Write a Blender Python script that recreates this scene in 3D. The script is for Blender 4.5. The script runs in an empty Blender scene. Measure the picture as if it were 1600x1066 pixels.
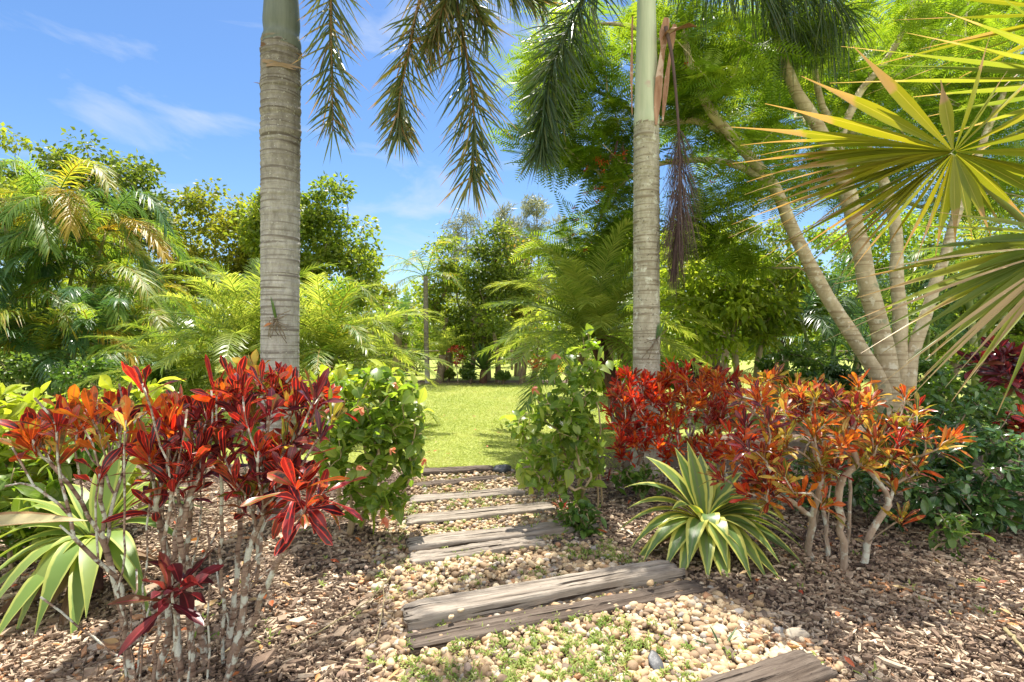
import bpy, bmesh, math
import numpy as np
rng = np.random.default_rng(11)
U = rng.uniform
PI = math.pi
C = bpy.context.scene.collection
CAMH, F, CX, CY = 1.4, 800.0, 800.0, 533.0
A = lambda *a: np.array(a, dtype=float)
UP = A(0, 0, 1.0)

def W(px, py, d):
    return A((px - CX) / F * d, d, CAMH - (py - CY) / F * d)

def G(px, py, z=0.0):
    d = (CAMH - z) * F / (py - CY)
    return W(px, py, d)

def nrm(v):
    v = np.asarray(v, dtype=float)
    return v / np.maximum(np.linalg.norm(v, axis=-1, keepdims=True), 1e-9)

def rdir(n):
    return nrm(rng.normal(size=(n, 3)))

# ------------------------------------------------------------------ mesh building
class MB:
    def __init__(self):
        self.V, self.Fs, self.L, self.n = [], [], [], 0
    def add(self, V, faces, lf):
        V = np.asarray(V, dtype=np.float32).reshape(-1, 3)
        self.V.append(V)
        self.L.append(np.asarray(lf, dtype=np.float32).reshape(-1, 3))
        for f in faces:
            f = np.asarray(f, dtype=np.int64)
            if len(f):
                self.Fs.append(f + self.n)
        self.n += len(V)
    def mesh(self, name, org, smooth=True):
        me = bpy.data.meshes.new(name)
        V = np.concatenate(self.V) - np.asarray(org, dtype=np.float32)
        L = np.concatenate(self.L)
        tot = np.concatenate([np.full(len(f), f.shape[1], dtype=np.int32) for f in self.Fs])
        loops = np.concatenate([f.ravel() for f in self.Fs]).astype(np.int32)
        start = np.zeros(len(tot), dtype=np.int32)
        start[1:] = np.cumsum(tot)[:-1]
        me.vertices.add(len(V)); me.vertices.foreach_set('co', V.astype(np.float32).ravel())
        me.loops.add(len(loops)); me.loops.foreach_set('vertex_index', loops)
        me.polygons.add(len(tot)); me.polygons.foreach_set('loop_start', start)
        try:
            me.polygons.foreach_set('loop_total', tot)
        except Exception:
            pass
        me.update(calc_edges=True)
        me.polygons.foreach_set('use_smooth', np.full(len(tot), smooth, dtype=bool))
        at = me.attributes.new('lf', 'FLOAT_VECTOR', 'POINT')
        at.data.foreach_set('vector', L.ravel())
        me.validate()
        return me
    def build(self, name, mat, parent=None, loc=None, smooth=True):
        if self.n == 0:
            return None
        org = ORG[parent.name] if parent is not None else (A(0, 0, 0) if loc is None else np.asarray(loc, float))
        o = bpy.data.objects.new(name, self.mesh(name, org, smooth))
        for m in (mat if isinstance(mat, (list, tuple)) else [mat]):
            o.data.materials.append(m)
        C.objects.link(o)
        ORG[o.name] = org
        if parent is not None:
            o.parent = parent
        else:
            o.location = org
        return o

ORG = {}
def tag(o, label=None, cat=None, group=None, kind=None):
    if label: o['label'] = label
    if cat: o['category'] = cat
    if group: o['group'] = group
    if kind: o['kind'] = kind
    return o

def thing(name, label, cat, loc, group=None):
    o = bpy.data.objects.new(name, None)
    o.empty_display_size = 0.1
    C.objects.link(o)
    o.location = [float(x) for x in loc]
    ORG[o.name] = np.asarray(loc, float)
    return tag(o, label, cat, group)

def inst(mb, T, P, X, Y, Z, S, rnd):
    """template T = (verts (k,3), [faces], uv (k,2)) placed at P with the frame X,Y,Z"""
    tv, tf, uv = T
    n, k = len(P), len(tv)
    S = np.asarray(S, float)
    if S.ndim == 1: S = S[:, None]
    if S.shape[1] == 1: S = np.repeat(S, 3, 1)
    V = (P[:, None, :] + (tv[None, :, 0:1] * S[:, None, 0:1]) * X[:, None, :]
         + (tv[None, :, 1:2] * S[:, None, 1:2]) * Y[:, None, :] + (tv[None, :, 2:3] * S[:, None, 2:3]) * Z[:, None, :])
    off = (np.arange(n) * k)[:, None, None]
    lf = np.empty((n, k, 3))
    lf[:, :, :2] = uv[None]
    lf[:, :, 2] = np.asarray(rnd)[:, None]
    mb.add(V, [(np.asarray(f)[None] + off).reshape(-1, np.asarray(f).shape[1]) for f in tf], lf)

def frames(Y, up):
    Y = nrm(Y)
    X = np.cross(Y, up)
    bad = np.linalg.norm(X, axis=1) < 1e-4
    X[bad] = A(1, 0, 0)
    X = nrm(X)
    return X, Y, np.cross(X, Y)

def blades(mb, P, D, N, L, Wd, prof, bend=0.2, grav=0.0, fold=0.2, rnd=None, across=3, wav=0.0, twist=0.0, us=None):
    """leaf blades along D, bending towards -N and towards the ground; prof = half widths along the blade"""
    P = np.asarray(P, float); n = len(P)
    bc = lambda a: np.broadcast_to(np.asarray(a, float), (n,)).astype(float)
    L, Wd, bend, grav, fold, wav, twist = map(bc, (L, Wd, bend, grav, fold, wav, twist))
    rnd = rng.random(n) if rnd is None else bc(rnd)
    prof = np.asarray(prof, float); r = len(prof)
    u = np.linspace(0, 1, r) if us is None else np.asarray(us, float)
    D = nrm(D); X = np.cross(D, N)
    bad = np.linalg.norm(X, axis=1) < 1e-4
    X[bad] = np.cross(D[bad], A(0.3, 1, 0.2))
    X = nrm(X); N = np.cross(X, D)
    cen = P[:, None] + L[:, None, None] * (D[:, None] * u[None, :, None] - N[:, None] * (bend[:, None] * u ** 2)[..., None]
                                          - UP[None, None] * (grav[:, None] * u ** 2)[..., None])
    ang = twist[:, None] * u[None]
    Xr = X[:, None] * np.cos(ang)[..., None] + N[:, None] * np.sin(ang)[..., None]
    Tn = np.gradient(cen, axis=1)
    Nr = nrm(np.cross(Xr, nrm(Tn)))
    hw = Wd[:, None] * prof[None]
    vs = (-1, 1) if across == 2 else (-1, 0, 1)
    rows = []
    ph = U(0, 6.28, n)
    for v in vs:
        z = abs(v) * fold[:, None] * hw + (wav[:, None] * hw * np.sin(9 * u[None] + ph[:, None] + v * 1.4) * abs(v))
        rows.append(cen + Xr * (v * hw)[..., None] + Nr * z[..., None])
    V = np.stack(rows, axis=2)
    k = len(vs)
    lf = np.empty((n, r, k, 3))
    lf[..., 0] = u[None, :, None]; lf[..., 1] = np.array(vs)[None, None]; lf[..., 2] = rnd[:, None, None]
    idx = np.arange(n * r * k).reshape(n, r, k)
    q = np.stack([idx[:, :-1, :-1], idx[:, :-1, 1:], idx[:, 1:, 1:], idx[:, 1:, :-1]], -1).reshape(-1, 4)
    mb.add(V, [q], lf)

def tube(mb, pts, rad, sides=6, rnd=0.5, cap=True):
    pts = np.asarray(pts, float); m = len(pts)
    rad = np.broadcast_to(np.asarray(rad, float), (m,))
    T = nrm(np.gradient(pts, axis=0))
    ref = A(1, 0, 0) if abs(T[0][0]) < 0.8 else A(0, 1, 0)
    a = nrm(np.cross(T[0], ref))
    As = []
    for t in T:
        a = a - t * np.dot(a, t); a = a / max(np.linalg.norm(a), 1e-9); As.append(a)
    As = np.array(As); Bs = np.cross(T, As)
    th = np.arange(sides) / sides * 2 * PI
    V = pts[:, None] + rad[:, None, None] * (As[:, None] * np.cos(th)[None, :, None] + Bs[:, None] * np.sin(th)[None, :, None])
    ln = np.concatenate([[0], np.cumsum(np.linalg.norm(np.diff(pts, axis=0), axis=1))])
    lf = np.empty((m, sides, 3)); lf[..., 0] = ln[:, None]; lf[..., 1] = (th / PI - 1)[None]; lf[..., 2] = rnd
    i = np.arange(m * sides).reshape(m, sides); j = np.roll(i, -1, axis=1)
    q = np.stack([i[:-1], j[:-1], j[1:], i[1:]], -1).reshape(-1, 4)
    fs = [q]
    if cap:
        fs.append(i[-1][None, :])
    mb.add(V, fs, lf)

def bez(a, b, c, n):
    t = np.linspace(0, 1, n)[:, None]
    return (1 - t) ** 2 * a + 2 * t * (1 - t) * b + t ** 2 * c

def smooth_line(pts, n):
    """Catmull-Rom through the points"""
    pts = np.asarray(pts, float)
    if len(pts) == 2: return pts[0] + (pts[1] - pts[0]) * np.linspace(0, 1, n)[:, None]
    p = np.vstack([2 * pts[0] - pts[1], pts, 2 * pts[-1] - pts[-2]])
    t = np.linspace(0, len(pts) - 1 - 1e-6, n); i = t.astype(int); f = (t - i)[:, None]
    p0, p1, p2, p3 = p[i], p[i + 1], p[i + 2], p[i + 3]
    return 0.5 * (2 * p1 + (p2 - p0) * f + (2 * p0 - 5 * p1 + 4 * p2 - p3) * f ** 2 + (3 * p1 - p0 - 3 * p2 + p3) * f ** 3)

def grow(lines, tips, rt, rb, seg=0.15, wig=0.02, kz=1.0, curve=0.35, kb=.15):
    """branches: trunk polylines plus one branch to each tip, joined where it costs least; returns chains [(points, radii)] and tip directions"""
    pos, par, lead = [], [], []
    for li, ln in enumerate(lines):
        ln = np.asarray(ln, float)
        if li == 0:
            p = -1
        else:
            p = int(np.argmin(np.linalg.norm(np.array(pos) - ln[0], axis=1)))
            if np.linalg.norm(pos[p] - ln[0]) < 0.02: ln = ln[1:]
        for q in ln:
            pos.append(q); par.append(p); p = len(pos) - 1
    base = np.array(pos[0])
    tips = np.asarray(tips, float)
    order = np.argsort(np.linalg.norm(tips - base, axis=1))
    tipnode = [0] * len(tips)
    for t in order:
        tip = tips[t]; Pn = np.array(pos)
        d = np.linalg.norm(Pn - tip, axis=1)
        cost = d + kz * np.maximum(0, Pn[:, 2] - tip[2] + 0.25 * d) + kb * np.linalg.norm(Pn - base, axis=1)
        j = int(np.argmin(cost))
        pd = nrm(np.array(pos[j]) - np.array(pos[par[j]])) if par[j] >= 0 else UP
        dist = d[j]
        c = Pn[j] + (pd * 0.6 + UP * 0.3) * dist * curve + nrm(tip - Pn[j]) * dist * 0.15
        n = max(3, int(dist / seg) + 1)
        line = bez(Pn[j], c, tip, n)
        if n > 2: line[1:-1] += rng.normal(0, wig, (n - 2, 3))
        p = j
        for q in line[1:]:
            pos.append(q); par.append(p); p = len(pos) - 1
        tipnode[t] = p
    pos = np.array(pos); N = len(pos)
    w = np.zeros(N); kids = [[] for _ in range(N)]
    for i in range(N):
        if par[i] >= 0: kids[par[i]].append(i)
    for i in range(N - 1, -1, -1):
        if not kids[i]: w[i] = 1
        if par[i] >= 0: w[par[i]] += w[i]
    e = max(1.2, math.log(max(w[0], 2)) / math.log(max(rb / rt, 1.2)))
    R = rt * w ** (1 / e)
    chains = []
    stack = [(0, None)]
    while stack:
        i, st = stack.pop()
        ch = [] if st is None else [st]
        while True:
            ch.append(i)
            if not kids[i]: break
            k = sorted(kids[i], key=lambda q: -w[q])
            for b in k[1:]: stack.append((b, i))
            i = k[0]
        rr = R[ch].copy()
        if st is not None: rr[0] = rr[1]
        if len(ch) > 1: chains.append((pos[ch], rr))
    dirs = np.array([nrm(pos[k] - pos[par[k]]) if par[k] >= 0 else UP for k in tipnode])
    return chains, dirs

# ------------------------------------------------------------------ materials
def new_mat(name):
    m = bpy.data.materials.new(name); m.use_nodes = True
    nt = m.node_tree; nt.nodes.clear()
    out = nt.nodes.new('ShaderNodeOutputMaterial')
    def N(t, **kw):
        n = nt.nodes.new('ShaderNode' + t)
        for k, v in kw.items():
            if k in n.inputs.keys() if False else False: pass
            setattr(n, k, v)
        return n
    def L(a, b): nt.links.new(a, b)
    return m, nt, out, N, L

def ramp_node(N, L, fac, stops, interp='LINEAR'):
    r = N('ValToRGB'); cr = r.color_ramp; cr.interpolation = interp
    while len(cr.elements) > 1: cr.elements.remove(cr.elements[-1])
    cr.elements[0].position = stops[0][0]; cr.elements[0].color = (*stops[0][1], 1)
    for p, c in stops[1:]:
        e = cr.elements.new(p); e.color = (*c, 1)
    L(fac, r.inputs[0])
    return r.outputs[0]

def mixc(N, L, fac, a, b, mode='MIX'):
    m = N('Mix', data_type='RGBA', blend_type=mode)
    for sock, v in ((m.inputs[0], fac), (m.inputs[6], a), (m.inputs[7], b)):
        if isinstance(v, (int, float)): sock.default_value = v
        elif isinstance(v, tuple): sock.default_value = (*v, 1)
        else: L(v, sock)
    return m.outputs[2]

def math_node(N, L, op, a, b=None, clamp=False):
    m = N('Math', operation=op, use_clamp=clamp)
    for i, v in enumerate((a, b)):
        if v is None: continue
        if isinstance(v, (int, float)): m.inputs[i].default_value = v
        else: L(v, m.inputs[i])
    return m.outputs[0]

def maprange(N, L, v, a, b, c=0.0, d=1.0):
    m = N('MapRange'); m.clamp = True
    L(v, m.inputs[0])
    for i, x in enumerate((a, b, c, d)): m.inputs[i + 1].default_value = x
    return m.outputs[0]

def noise(N, L, vec, scale, detail=3.0, rough=0.55, dist=0.0):
    n = N('TexNoise'); n.inputs['Scale'].default_value = scale; n.inputs['Detail'].default_value = detail
    n.inputs['Roughness'].default_value = rough; n.inputs['Distortion'].default_value = dist
    if vec is not None: L(vec, n.inputs['Vector'])
    return n.outputs[0]

def mapping(N, L, vec, scale):
    m = N('Mapping'); m.inputs['Scale'].default_value = scale; L(vec, m.inputs['Vector']); return m.outputs[0]

def leaf_mat(name, stops, trans=0.4, tgain=(1.65, 1.5, 0.75), rough=0.42, spec=0.4, vein=None, margin=None, tip=None, blotch=None, blotch2=None, interp='LINEAR', band=None):
    m, nt, out, N, L = new_mat(name)
    at = N('Attribute', attribute_name='lf')
    sp = N('SeparateXYZ'); L(at.outputs['Vector'], sp.inputs[0])
    u, v, r = sp.outputs
    av = math_node(N, L, 'ABSOLUTE', v)
    col = ramp_node(N, L, r, stops, interp)
    tc = N('TexCoord')
    nz = noise(N, L, tc.outputs['Object'], 9.0, 2.0)
    col = mixc(N, L, maprange(N, L, nz, 0.3, 0.7, 0.0, 0.35), col, mixc(N, L, 1.0, col, (0.6, 0.75, 0.5), 'MULTIPLY'))
    for bk_, bo in ((blotch, 1.0), (blotch2, 1.37)):
        if bk_:
            bz = noise(N, L, mapping(N, L, tc.outputs['Object'], (bo, bo, bo)), bk_[1], 3.0)
            col = mixc(N, L, maprange(N, L, bz, bk_[2], bk_[2] + 0.08), col, bk_[0])
    if band:      # long pale/dark stripes along the blade
        bd = math_node(N, L, 'LESS_THAN', av, band[1])
        col = mixc(N, L, bd, col, band[0])
    if margin:
        col = mixc(N, L, maprange(N, L, av, margin[1], min(1.0, margin[1] + 0.12)), col, margin[0])
    if vein:
        col = mixc(N, L, maprange(N, L, av, vein[1] * 0.5, vein[1], 1.0, 0.0), col, vein[0])
    if tip:
        tz = noise(N, L, tc.outputs['Object'], 14.0, 2.0)
        k = math_node(N, L, 'ADD', u, math_node(N, L, 'MULTIPLY', math_node(N, L, 'SUBTRACT', tz, 0.5), tip[2]))
        k = math_node(N, L, 'ADD', k, math_node(N, L, 'MULTIPLY', math_node(N, L, 'SUBTRACT', r, 0.5), tip[3] if len(tip) > 3 else 0.2))
        col = mixc(N, L, maprange(N, L, k, tip[1], tip[1] + 0.06), col, tip[0])
    b = N('BsdfPrincipled'); L(col, b.inputs['Base Color'])
    b.inputs['Roughness'].default_value = rough; b.inputs['Specular IOR Level'].default_value = spec
    t = N('BsdfTranslucent'); L(mixc(N, L, 1.0, col, tuple(tgain), 'MULTIPLY'), t.inputs['Color'])
    mx = N('MixShader'); mx.inputs[0].default_value = trans
    L(b.outputs[0], mx.inputs[1]); L(t.outputs[0], mx.inputs[2]); L(mx.outputs[0], out.inputs[0])
    return m

def bark_mat(name, c1, c2, scale=14.0, patch=None, stretch=(1, 1, 0.35), rings=None, rough=0.85, bump=0.5, patch2=None, upper=None):
    m, nt, out, N, L = new_mat(name)
    tc = N('TexCoord'); ob = tc.outputs['Object']
    v = mapping(N, L, ob, stretch)
    n1 = noise(N, L, v, scale, 6.0, 0.65)
    col = mixc(N, L, maprange(N, L, n1, 0.32, 0.68), c1, c2)
    h = n1
    if rings:
        v2 = mapping(N, L, ob, (1.2, 1.2, rings[0]))
        n2 = noise(N, L, v2, 1.0, 4.0, 0.6, 0.2)
        col = mixc(N, L, maprange(N, L, n2, 0.52, 0.60), col, rings[1])
        h = math_node(N, L, 'ADD', n1, math_node(N, L, 'MULTIPLY', n2, 1.2))
    if upper:     # older lower trunk is bleached, the younger part above it still brown
        at = N('Attribute', attribute_name='lf'); sp = N('SeparateXYZ'); L(at.outputs['Vector'], sp.inputs[0])
        k = math_node(N, L, 'ADD', sp.outputs[0], math_node(N, L, 'MULTIPLY', math_node(N, L, 'SUBTRACT', noise(N, L, ob, 3.0, 4.0), 0.5), 0.5))
        col = mixc(N, L, maprange(N, L, k, upper[1], upper[2]), col, mixc(N, L, 1.0, col, upper[0], 'MULTIPLY'))
    for p in (patch, patch2):
        if p:
            n3 = noise(N, L, ob, p[1], 4.0, 0.6)
            col = mixc(N, L, maprange(N, L, n3, p[2], p[2] + 0.07), col, p[0])
    b = N('BsdfPrincipled'); L(col, b.inputs['Base Color']); b.inputs['Roughness'].default_value = rough
    b.inputs['Specular IOR Level'].default_value = 0.2
    bp = N('Bump'); bp.inputs['Strength'].default_value = bump; bp.inputs['Distance'].default_value = 0.01
    L(h, bp.inputs['Height']); L(bp.outputs[0], b.inputs['Normal'])
    L(b.outputs[0], out.inputs[0])
    return m

def grain_mat(name, stops, rough=0.8, bump=0.4, scale=40.0, spec=0.25):
    """solid bits (chips, stones): colour by the piece's own random number plus fine speckle"""
    m, nt, out, N, L = new_mat(name)
    at = N('Attribute', attribute_name='lf'); sp = N('SeparateXYZ'); L(at.outputs['Vector'], sp.inputs[0])
    col = ramp_node(N, L, sp.outputs[2], stops)
    tc = N('TexCoord'); nz = noise(N, L, tc.outputs['Object'], scale, 4.0, 0.6)
    col = mixc(N, L, maprange(N, L, nz, 0.35, 0.7, 0.0, 0.55), col, mixc(N, L, 1.0, col, (0.55, 0.5, 0.45), 'MULTIPLY'))
    b = N('BsdfPrincipled'); L(col, b.inputs['Base Color']); b.inputs['Roughness'].default_value = rough
    b.inputs['Specular IOR Level'].default_value = spec
    bp = N('Bump'); bp.inputs['Strength'].default_value = bump; bp.inputs['Distance'].default_value = 0.004
    L(nz, bp.inputs['Height']); L(bp.outputs[0], b.inputs['Normal'])
    L(b.outputs[0], out.inputs[0])
    return m

def ground_mat(name, cols, scales, bump=0.6, dist=0.03):
    m, nt, out, N, L = new_mat(name)
    tc = N('TexCoord'); ob = tc.outputs['Object']
    a = noise(N, L, ob, scales[0], 5.0, 0.6); c = noise(N, L, ob, scales[1], 6.0, 0.7); f = noise(N, L, ob, scales[2], 4.0, 0.7)
    col = mixc(N, L, maprange(N, L, a, 0.35, 0.65), cols[0], cols[1])
    col = mixc(N, L, maprange(N, L, c, 0.45, 0.7, 0.0, 0.8), col, cols[2])
    col = mixc(N, L, maprange(N, L, f, 0.4, 0.7, 0.0, 0.8), col, cols[3])
    b = N('BsdfPrincipled'); L(col, b.inputs['Base Color']); b.inputs['Roughness'].default_value = 0.95
    b.inputs['Specular IOR Level'].default_value = 0.1
    bp = N('Bump'); bp.inputs['Strength'].default_value = bump; bp.inputs['Distance'].default_value = dist
    L(math_node(N, L, 'ADD', f, c), bp.inputs['Height']); L(bp.outputs[0], b.inputs['Normal'])
    L(b.outputs[0], out.inputs[0])
    return m

M = {}
G3 = lambda a, b, c: [(0.0, a), (0.5, b), (1.0, c)]
M['tree_dark'] = leaf_mat('leaf dark green', G3((.07, .12, .02), (.12, .18, .03), (.20, .25, .04)), 0.57)
M['tree_mid'] = leaf_mat('leaf mid green', G3((.10, .17, .02), (.17, .24, .03), (.27, .31, .045)), 0.59)
M['tree_yellow'] = leaf_mat('leaf olive green', G3((.13, .18, .025), (.22, .25, .03), (.34, .32, .05)), 0.59)
M['tree_lime'] = leaf_mat('leaf lime green', G3((.14, .24, .025), (.22, .33, .03), (.34, .42, .06)), 0.61)
M['hedge_lime'] = leaf_mat('drooping lime leaf', G3((.18, .28, .03), (.30, .40, .04), (.46, .52, .09)), 0.66, tgain=(1.35, 1.25, .6))
M['tree_autumn'] = leaf_mat('leaf green and orange', [(0, (.08, .12, .02)), (.55, (.16, .18, .03)), (.8, (.30, .22, .04)), (1, (.38, .17, .04))], 0.54)
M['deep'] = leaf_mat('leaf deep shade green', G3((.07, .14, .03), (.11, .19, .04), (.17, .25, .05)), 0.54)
M['casuarina'] = leaf_mat('casuarina needles', G3((.20, .23, .17), (.27, .29, .21), (.34, .35, .26)), 0.4)
M['poinciana'] = leaf_mat('poinciana leaflets', G3((.12, .22, .02), (.22, .34, .03), (.34, .43, .05)), 0.55, tgain=(1.35, 1.25, .55))
M['foxtail'] = leaf_mat('foxtail leaflets', [(0, (.05, .085, .03)), (.6, (.09, .12, .035)), (.85, (.16, .15, .05)), (1, (.28, .17, .06))], 0.32, tip=((.34, .20, .07), 0.93, .3, .4), spec=0.6)
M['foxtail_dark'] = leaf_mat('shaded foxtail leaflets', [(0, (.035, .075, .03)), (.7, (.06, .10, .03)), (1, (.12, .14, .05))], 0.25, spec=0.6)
M['areca'] = leaf_mat('areca leaflets', [(0, (.10, .20, .04)), (.55, (.18, .29, .05)), (.85, (.30, .35, .05)), (1, (.44, .38, .05))], 0.57, tip=((.42, .30, .10), 0.92, .2, .3), spec=0.4, rough=0.45)
M['areca_yellow'] = leaf_mat('yellowed areca leaflets', G3((.28, .25, .03), (.42, .32, .03), (.5, .33, .03)), 0.45, tip=((.45, .28, .08), 0.85, .2, .3))
M['areca_deep'] = leaf_mat('blue green areca leaflets', G3((.05, .12, .045), (.075, .165, .055), (.12, .22, .06)), 0.4, spec=0.6, rough=0.35)
M['phoenix'] = leaf_mat('date palm leaflets', G3((.18, .28, .05), (.30, .37, .08), (.42, .46, .12)), 0.57, spec=0.75, rough=0.28)
M['phoenix_green'] = leaf_mat('date palm green leaflets', G3((.11, .20, .03), (.18, .27, .04), (.28, .34, .06)), 0.54, spec=0.75, rough=0.28)
M['dead'] = leaf_mat('dead frond', G3((.16, .09, .06), (.26, .16, .10), (.36, .25, .17)), 0.2, tgain=(1.1, 1, .9), rough=0.8, spec=0.15)
M['dead_purple'] = leaf_mat('dead purple brown strands', G3((.07, .04, .045), (.12, .075, .075), (.20, .13, .12)), 0.12, tgain=(1.1, 1, .9), rough=0.7, spec=0.2)
RED = (.62, .05, .025)
M['croton_red'] = leaf_mat('croton dark red', [(0, (.04, .012, .018)), (.3, (.14, .014, .02)), (.52, (.30, .022, .022)), (.7, (.08, .02, .02)), (.86, (.42, .11, .03)), (1, (.14, .17, .03))], 0.36, tgain=(1.8, 1.0, .7),
                           vein=((.62, .06, .04), .16), margin=((.6, .07, .03), .8), rough=0.3, spec=0.5, blotch=((.05, .035, .03), 22.0, .54), blotch2=((.26, .12, .03), 15.0, .68))
M['croton_orange'] = leaf_mat('croton orange', [(0, (.16, .03, .02)), (.25, (.42, .07, .02)), (.55, (.62, .17, .025)), (.8, (.60, .27, .03)), (1, (.30, .26, .04))], 0.45, tgain=(1.6, 1.15, .6),
                              vein=((.7, .16, .04), .16), margin=((.65, .10, .03), .82), rough=0.4, spec=0.35, blotch=((.20, .07, .03), 25.0, .56), blotch2=((.40, .38, .07), 14.0, .60))
M['croton_mixed'] = leaf_mat('croton green orange red', [(0, (.05, .03, .03)), (.15, (.22, .03, .02)), (.3, (.52, .08, .025)), (.46, (.66, .20, .03)), (.58, (.12, .17, .03)), (.72, (.24, .28, .04)), (.84, (.62, .46, .08)), (1, (.70, .60, .22))], 0.42, tgain=(1.4, 1.2, .6),
                             vein=((.65, .2, .06), .14), margin=((.58, .12, .04), .84), rough=0.4, spec=0.35, blotch=((.09, .10, .03), 22.0, .55), blotch2=((.55, .46, .12), 18.0, .60))
M['croton_green'] = leaf_mat('croton green and bronze', [(0, (.05, .07, .03)), (.3, (.12, .17, .03)), (.55, (.26, .30, .05)), (.75, (.30, .12, .03)), (1, (.60, .50, .14))], 0.42, tgain=(1.4, 1.25, .6), vein=((.5, .42, .10), .16), margin=((.45, .14, .04), .84), rough=.38, spec=.4, blotch=((.35, .30, .06), 16.0, .58))
M['croton_scarlet'] = leaf_mat('croton scarlet', [(0, (.20, .012, .015)), (.35, (.46, .025, .02)), (.7, (.62, .06, .02)), (.9, (.64, .18, .03)), (1, (.5, .36, .05))], 0.45, tgain=(1.7, 1.0, .5),
                               vein=((.66, .12, .05), .14), rough=0.32, spec=0.5)
M['croton_maroon'] = leaf_mat('maroon leaf', [(0, (.035, .012, .02)), (.5, (.10, .018, .028)), (.85, (.22, .03, .03)), (1, (.10, .12, .03))], 0.32, tgain=(1.9, 1., .8), rough=0.28, spec=0.6, vein=((.3, .05, .06), .12))
M['hibiscus'] = leaf_mat('hibiscus leaf', G3((.12, .22, .03), (.23, .35, .05), (.42, .49, .12)), 0.57, tgain=(1.35, 1.3, .5), vein=((.3, .38, .12), .1), rough=0.36, spec=0.6)
M['hibiscus_bright'] = leaf_mat('bright lime leaf', G3((.28, .38, .03), (.42, .50, .05), (.58, .6, .10)), 0.5, tgain=(1.25, 1.2, .5), vein=((.5, .55, .2), .1), rough=0.4)
M['agave'] = leaf_mat('variegated strap leaf', G3((.11, .20, .05), (.15, .24, .06), (.19, .28, .07)), 0.3, tgain=(1.5, 1.4, .6), margin=((.56, .56, .13), .58), rough=0.38, spec=0.5, band=((.16, .22, .09), .16))
M['agave_pale'] = leaf_mat('pale variegated strap leaf', G3((.15, .25, .05), (.21, .31, .07), (.27, .35, .09)), 0.35, tgain=(1.4, 1.3, .6), margin=((.42, .47, .11), .66), rough=0.45)
M['dry_blade'] = leaf_mat('dry straw blade', G3((.42, .33, .16), (.5, .42, .22), (.55, .48, .26)), 0.3, margin=((.34, .2, .08), .7), rough=0.6)
M['fan'] = leaf_mat('fan palm blade', [(0, (.16, .20, .02)), (.5, (.25, .28, .025)), (1, (.36, .33, .03))], 0.5, tgain=(1.35, 1.15, .45), tip=((.40, .27, .155), 0.66, .45, .3), rough=0.4, vein=((.40, .38, .08), .08))
M['fan_green'] = leaf_mat('green fan palm blade', [(0, (.12, .18, .05)), (.5, (.22, .27, .04)), (1, (.34, .34, .05))], 0.5, tip=((.42, .30, .16), 0.82, .2, .35), rough=0.38, vein=((.25, .28, .1), .08))
M['fan_dead'] = leaf_mat('straw fan palm blade', G3((.34, .22, .11), (.48, .34, .19), (.55, .44, .27)), 0.25, tgain=(1.1, 1, .8), rough=0.7)
M['glossy'] = leaf_mat('glossy dark leaf', [(0, (.045, .11, .035)), (.6, (.075, .16, .05)), (.9, (.14, .24, .06)), (1, (.22, .34, .06))], 0.28, rough=0.25, spec=0.75, vein=((.14, .22, .08), .1))
M['ground_cover'] = leaf_mat('low green leaf', G3((.07, .15, .03), (.11, .21, .04), (.18, .28, .05)), 0.49, rough=0.35, spec=0.6)
M['strap_green'] = leaf_mat('dark strap leaf', G3((.03, .075, .025), (.05, .10, .03), (.09, .15, .04)), 0.3, rough=0.35, spec=0.6)
M['weed'] = leaf_mat('weed leaf', [(0, (.14, .22, .04)), (.6, (.26, .33, .08)), (1, (.42, .44, .18))], 0.35, rough=0.6, spec=0.2)
M['grass'] = leaf_mat('grass blade', [(0, (.24, .31, .06)), (.5, (.37, .42, .10)), (.85, (.47, .47, .17)), (1, (.58, .52, .26))], 0.4, tgain=(1.3, 1.25, .8), rough=0.6, spec=0.25)
M['petal'] = leaf_mat('salmon petal', G3((.75, .22, .12), (.8, .30, .18), (.8, .36, .2)), 0.4, tgain=(1.1, 1, .9), rough=0.5)
M['red_petal'] = leaf_mat('poinciana petal', G3((.6, .05, .03), (.7, .10, .03), (.75, .25, .06)), 0.4, tgain=(1.2, 1, .8))
M['fallen'] = leaf_mat('fallen leaf', [(0, (.30, .05, .03)), (.3, (.5, .12, .03)), (.6, (.45, .24, .08)), (1, (.5, .38, .2))], 0.2, rough=0.6)

M['palm_trunk'] = bark_mat('ringed palm trunk', (.27, .25, .225), (.48, .455, .42), 26, None, rings=(40.0, (.19, .165, .145)), bump=0.8, upper=((.52, .485, .45), .5, .95), patch2=((.50, .49, .44), 60.0, .62))
M['palm_trunk_pale'] = bark_mat('pale ringed palm trunk', (.30, .27, .20), (.52, .48, .38), 18, ((.58, .57, .47), 9.0, .58), rings=(30.0, (.25, .21, .15)), bump=0.8, patch2=((.15, .135, .09), 40.0, .60))
M['crownshaft'] = bark_mat('grey green crownshaft', (.10, .115, .095), (.175, .19, .155), 5, ((.13, .12, .08), 5.0, .62), (3, 3, .25), rough=0.5, bump=0.1)
M['crownshaft_pale'] = bark_mat('pale green crownshaft', (.42, .47, .32), (.58, .60, .44), 5, ((.50, .36, .30), 3.0, .62), (3, 3, .2), rough=0.5, bump=0.1)
M['sheath'] = bark_mat('dead palm sheath', (.20, .09, .05), (.44, .26, .18), 10, ((.55, .40, .33), 6.0, .55), (2, 2, .3))
M['poin_bark'] = bark_mat('smooth tan bark', (.40, .32, .20), (.58, .49, .33), 14, ((.64, .58, .44), 9.0, .57), (1, 1, .6), rings=(26.0, (.34, .26, .16)), bump=0.5, patch2=((.30, .29, .19), 7.0, .62))
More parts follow.
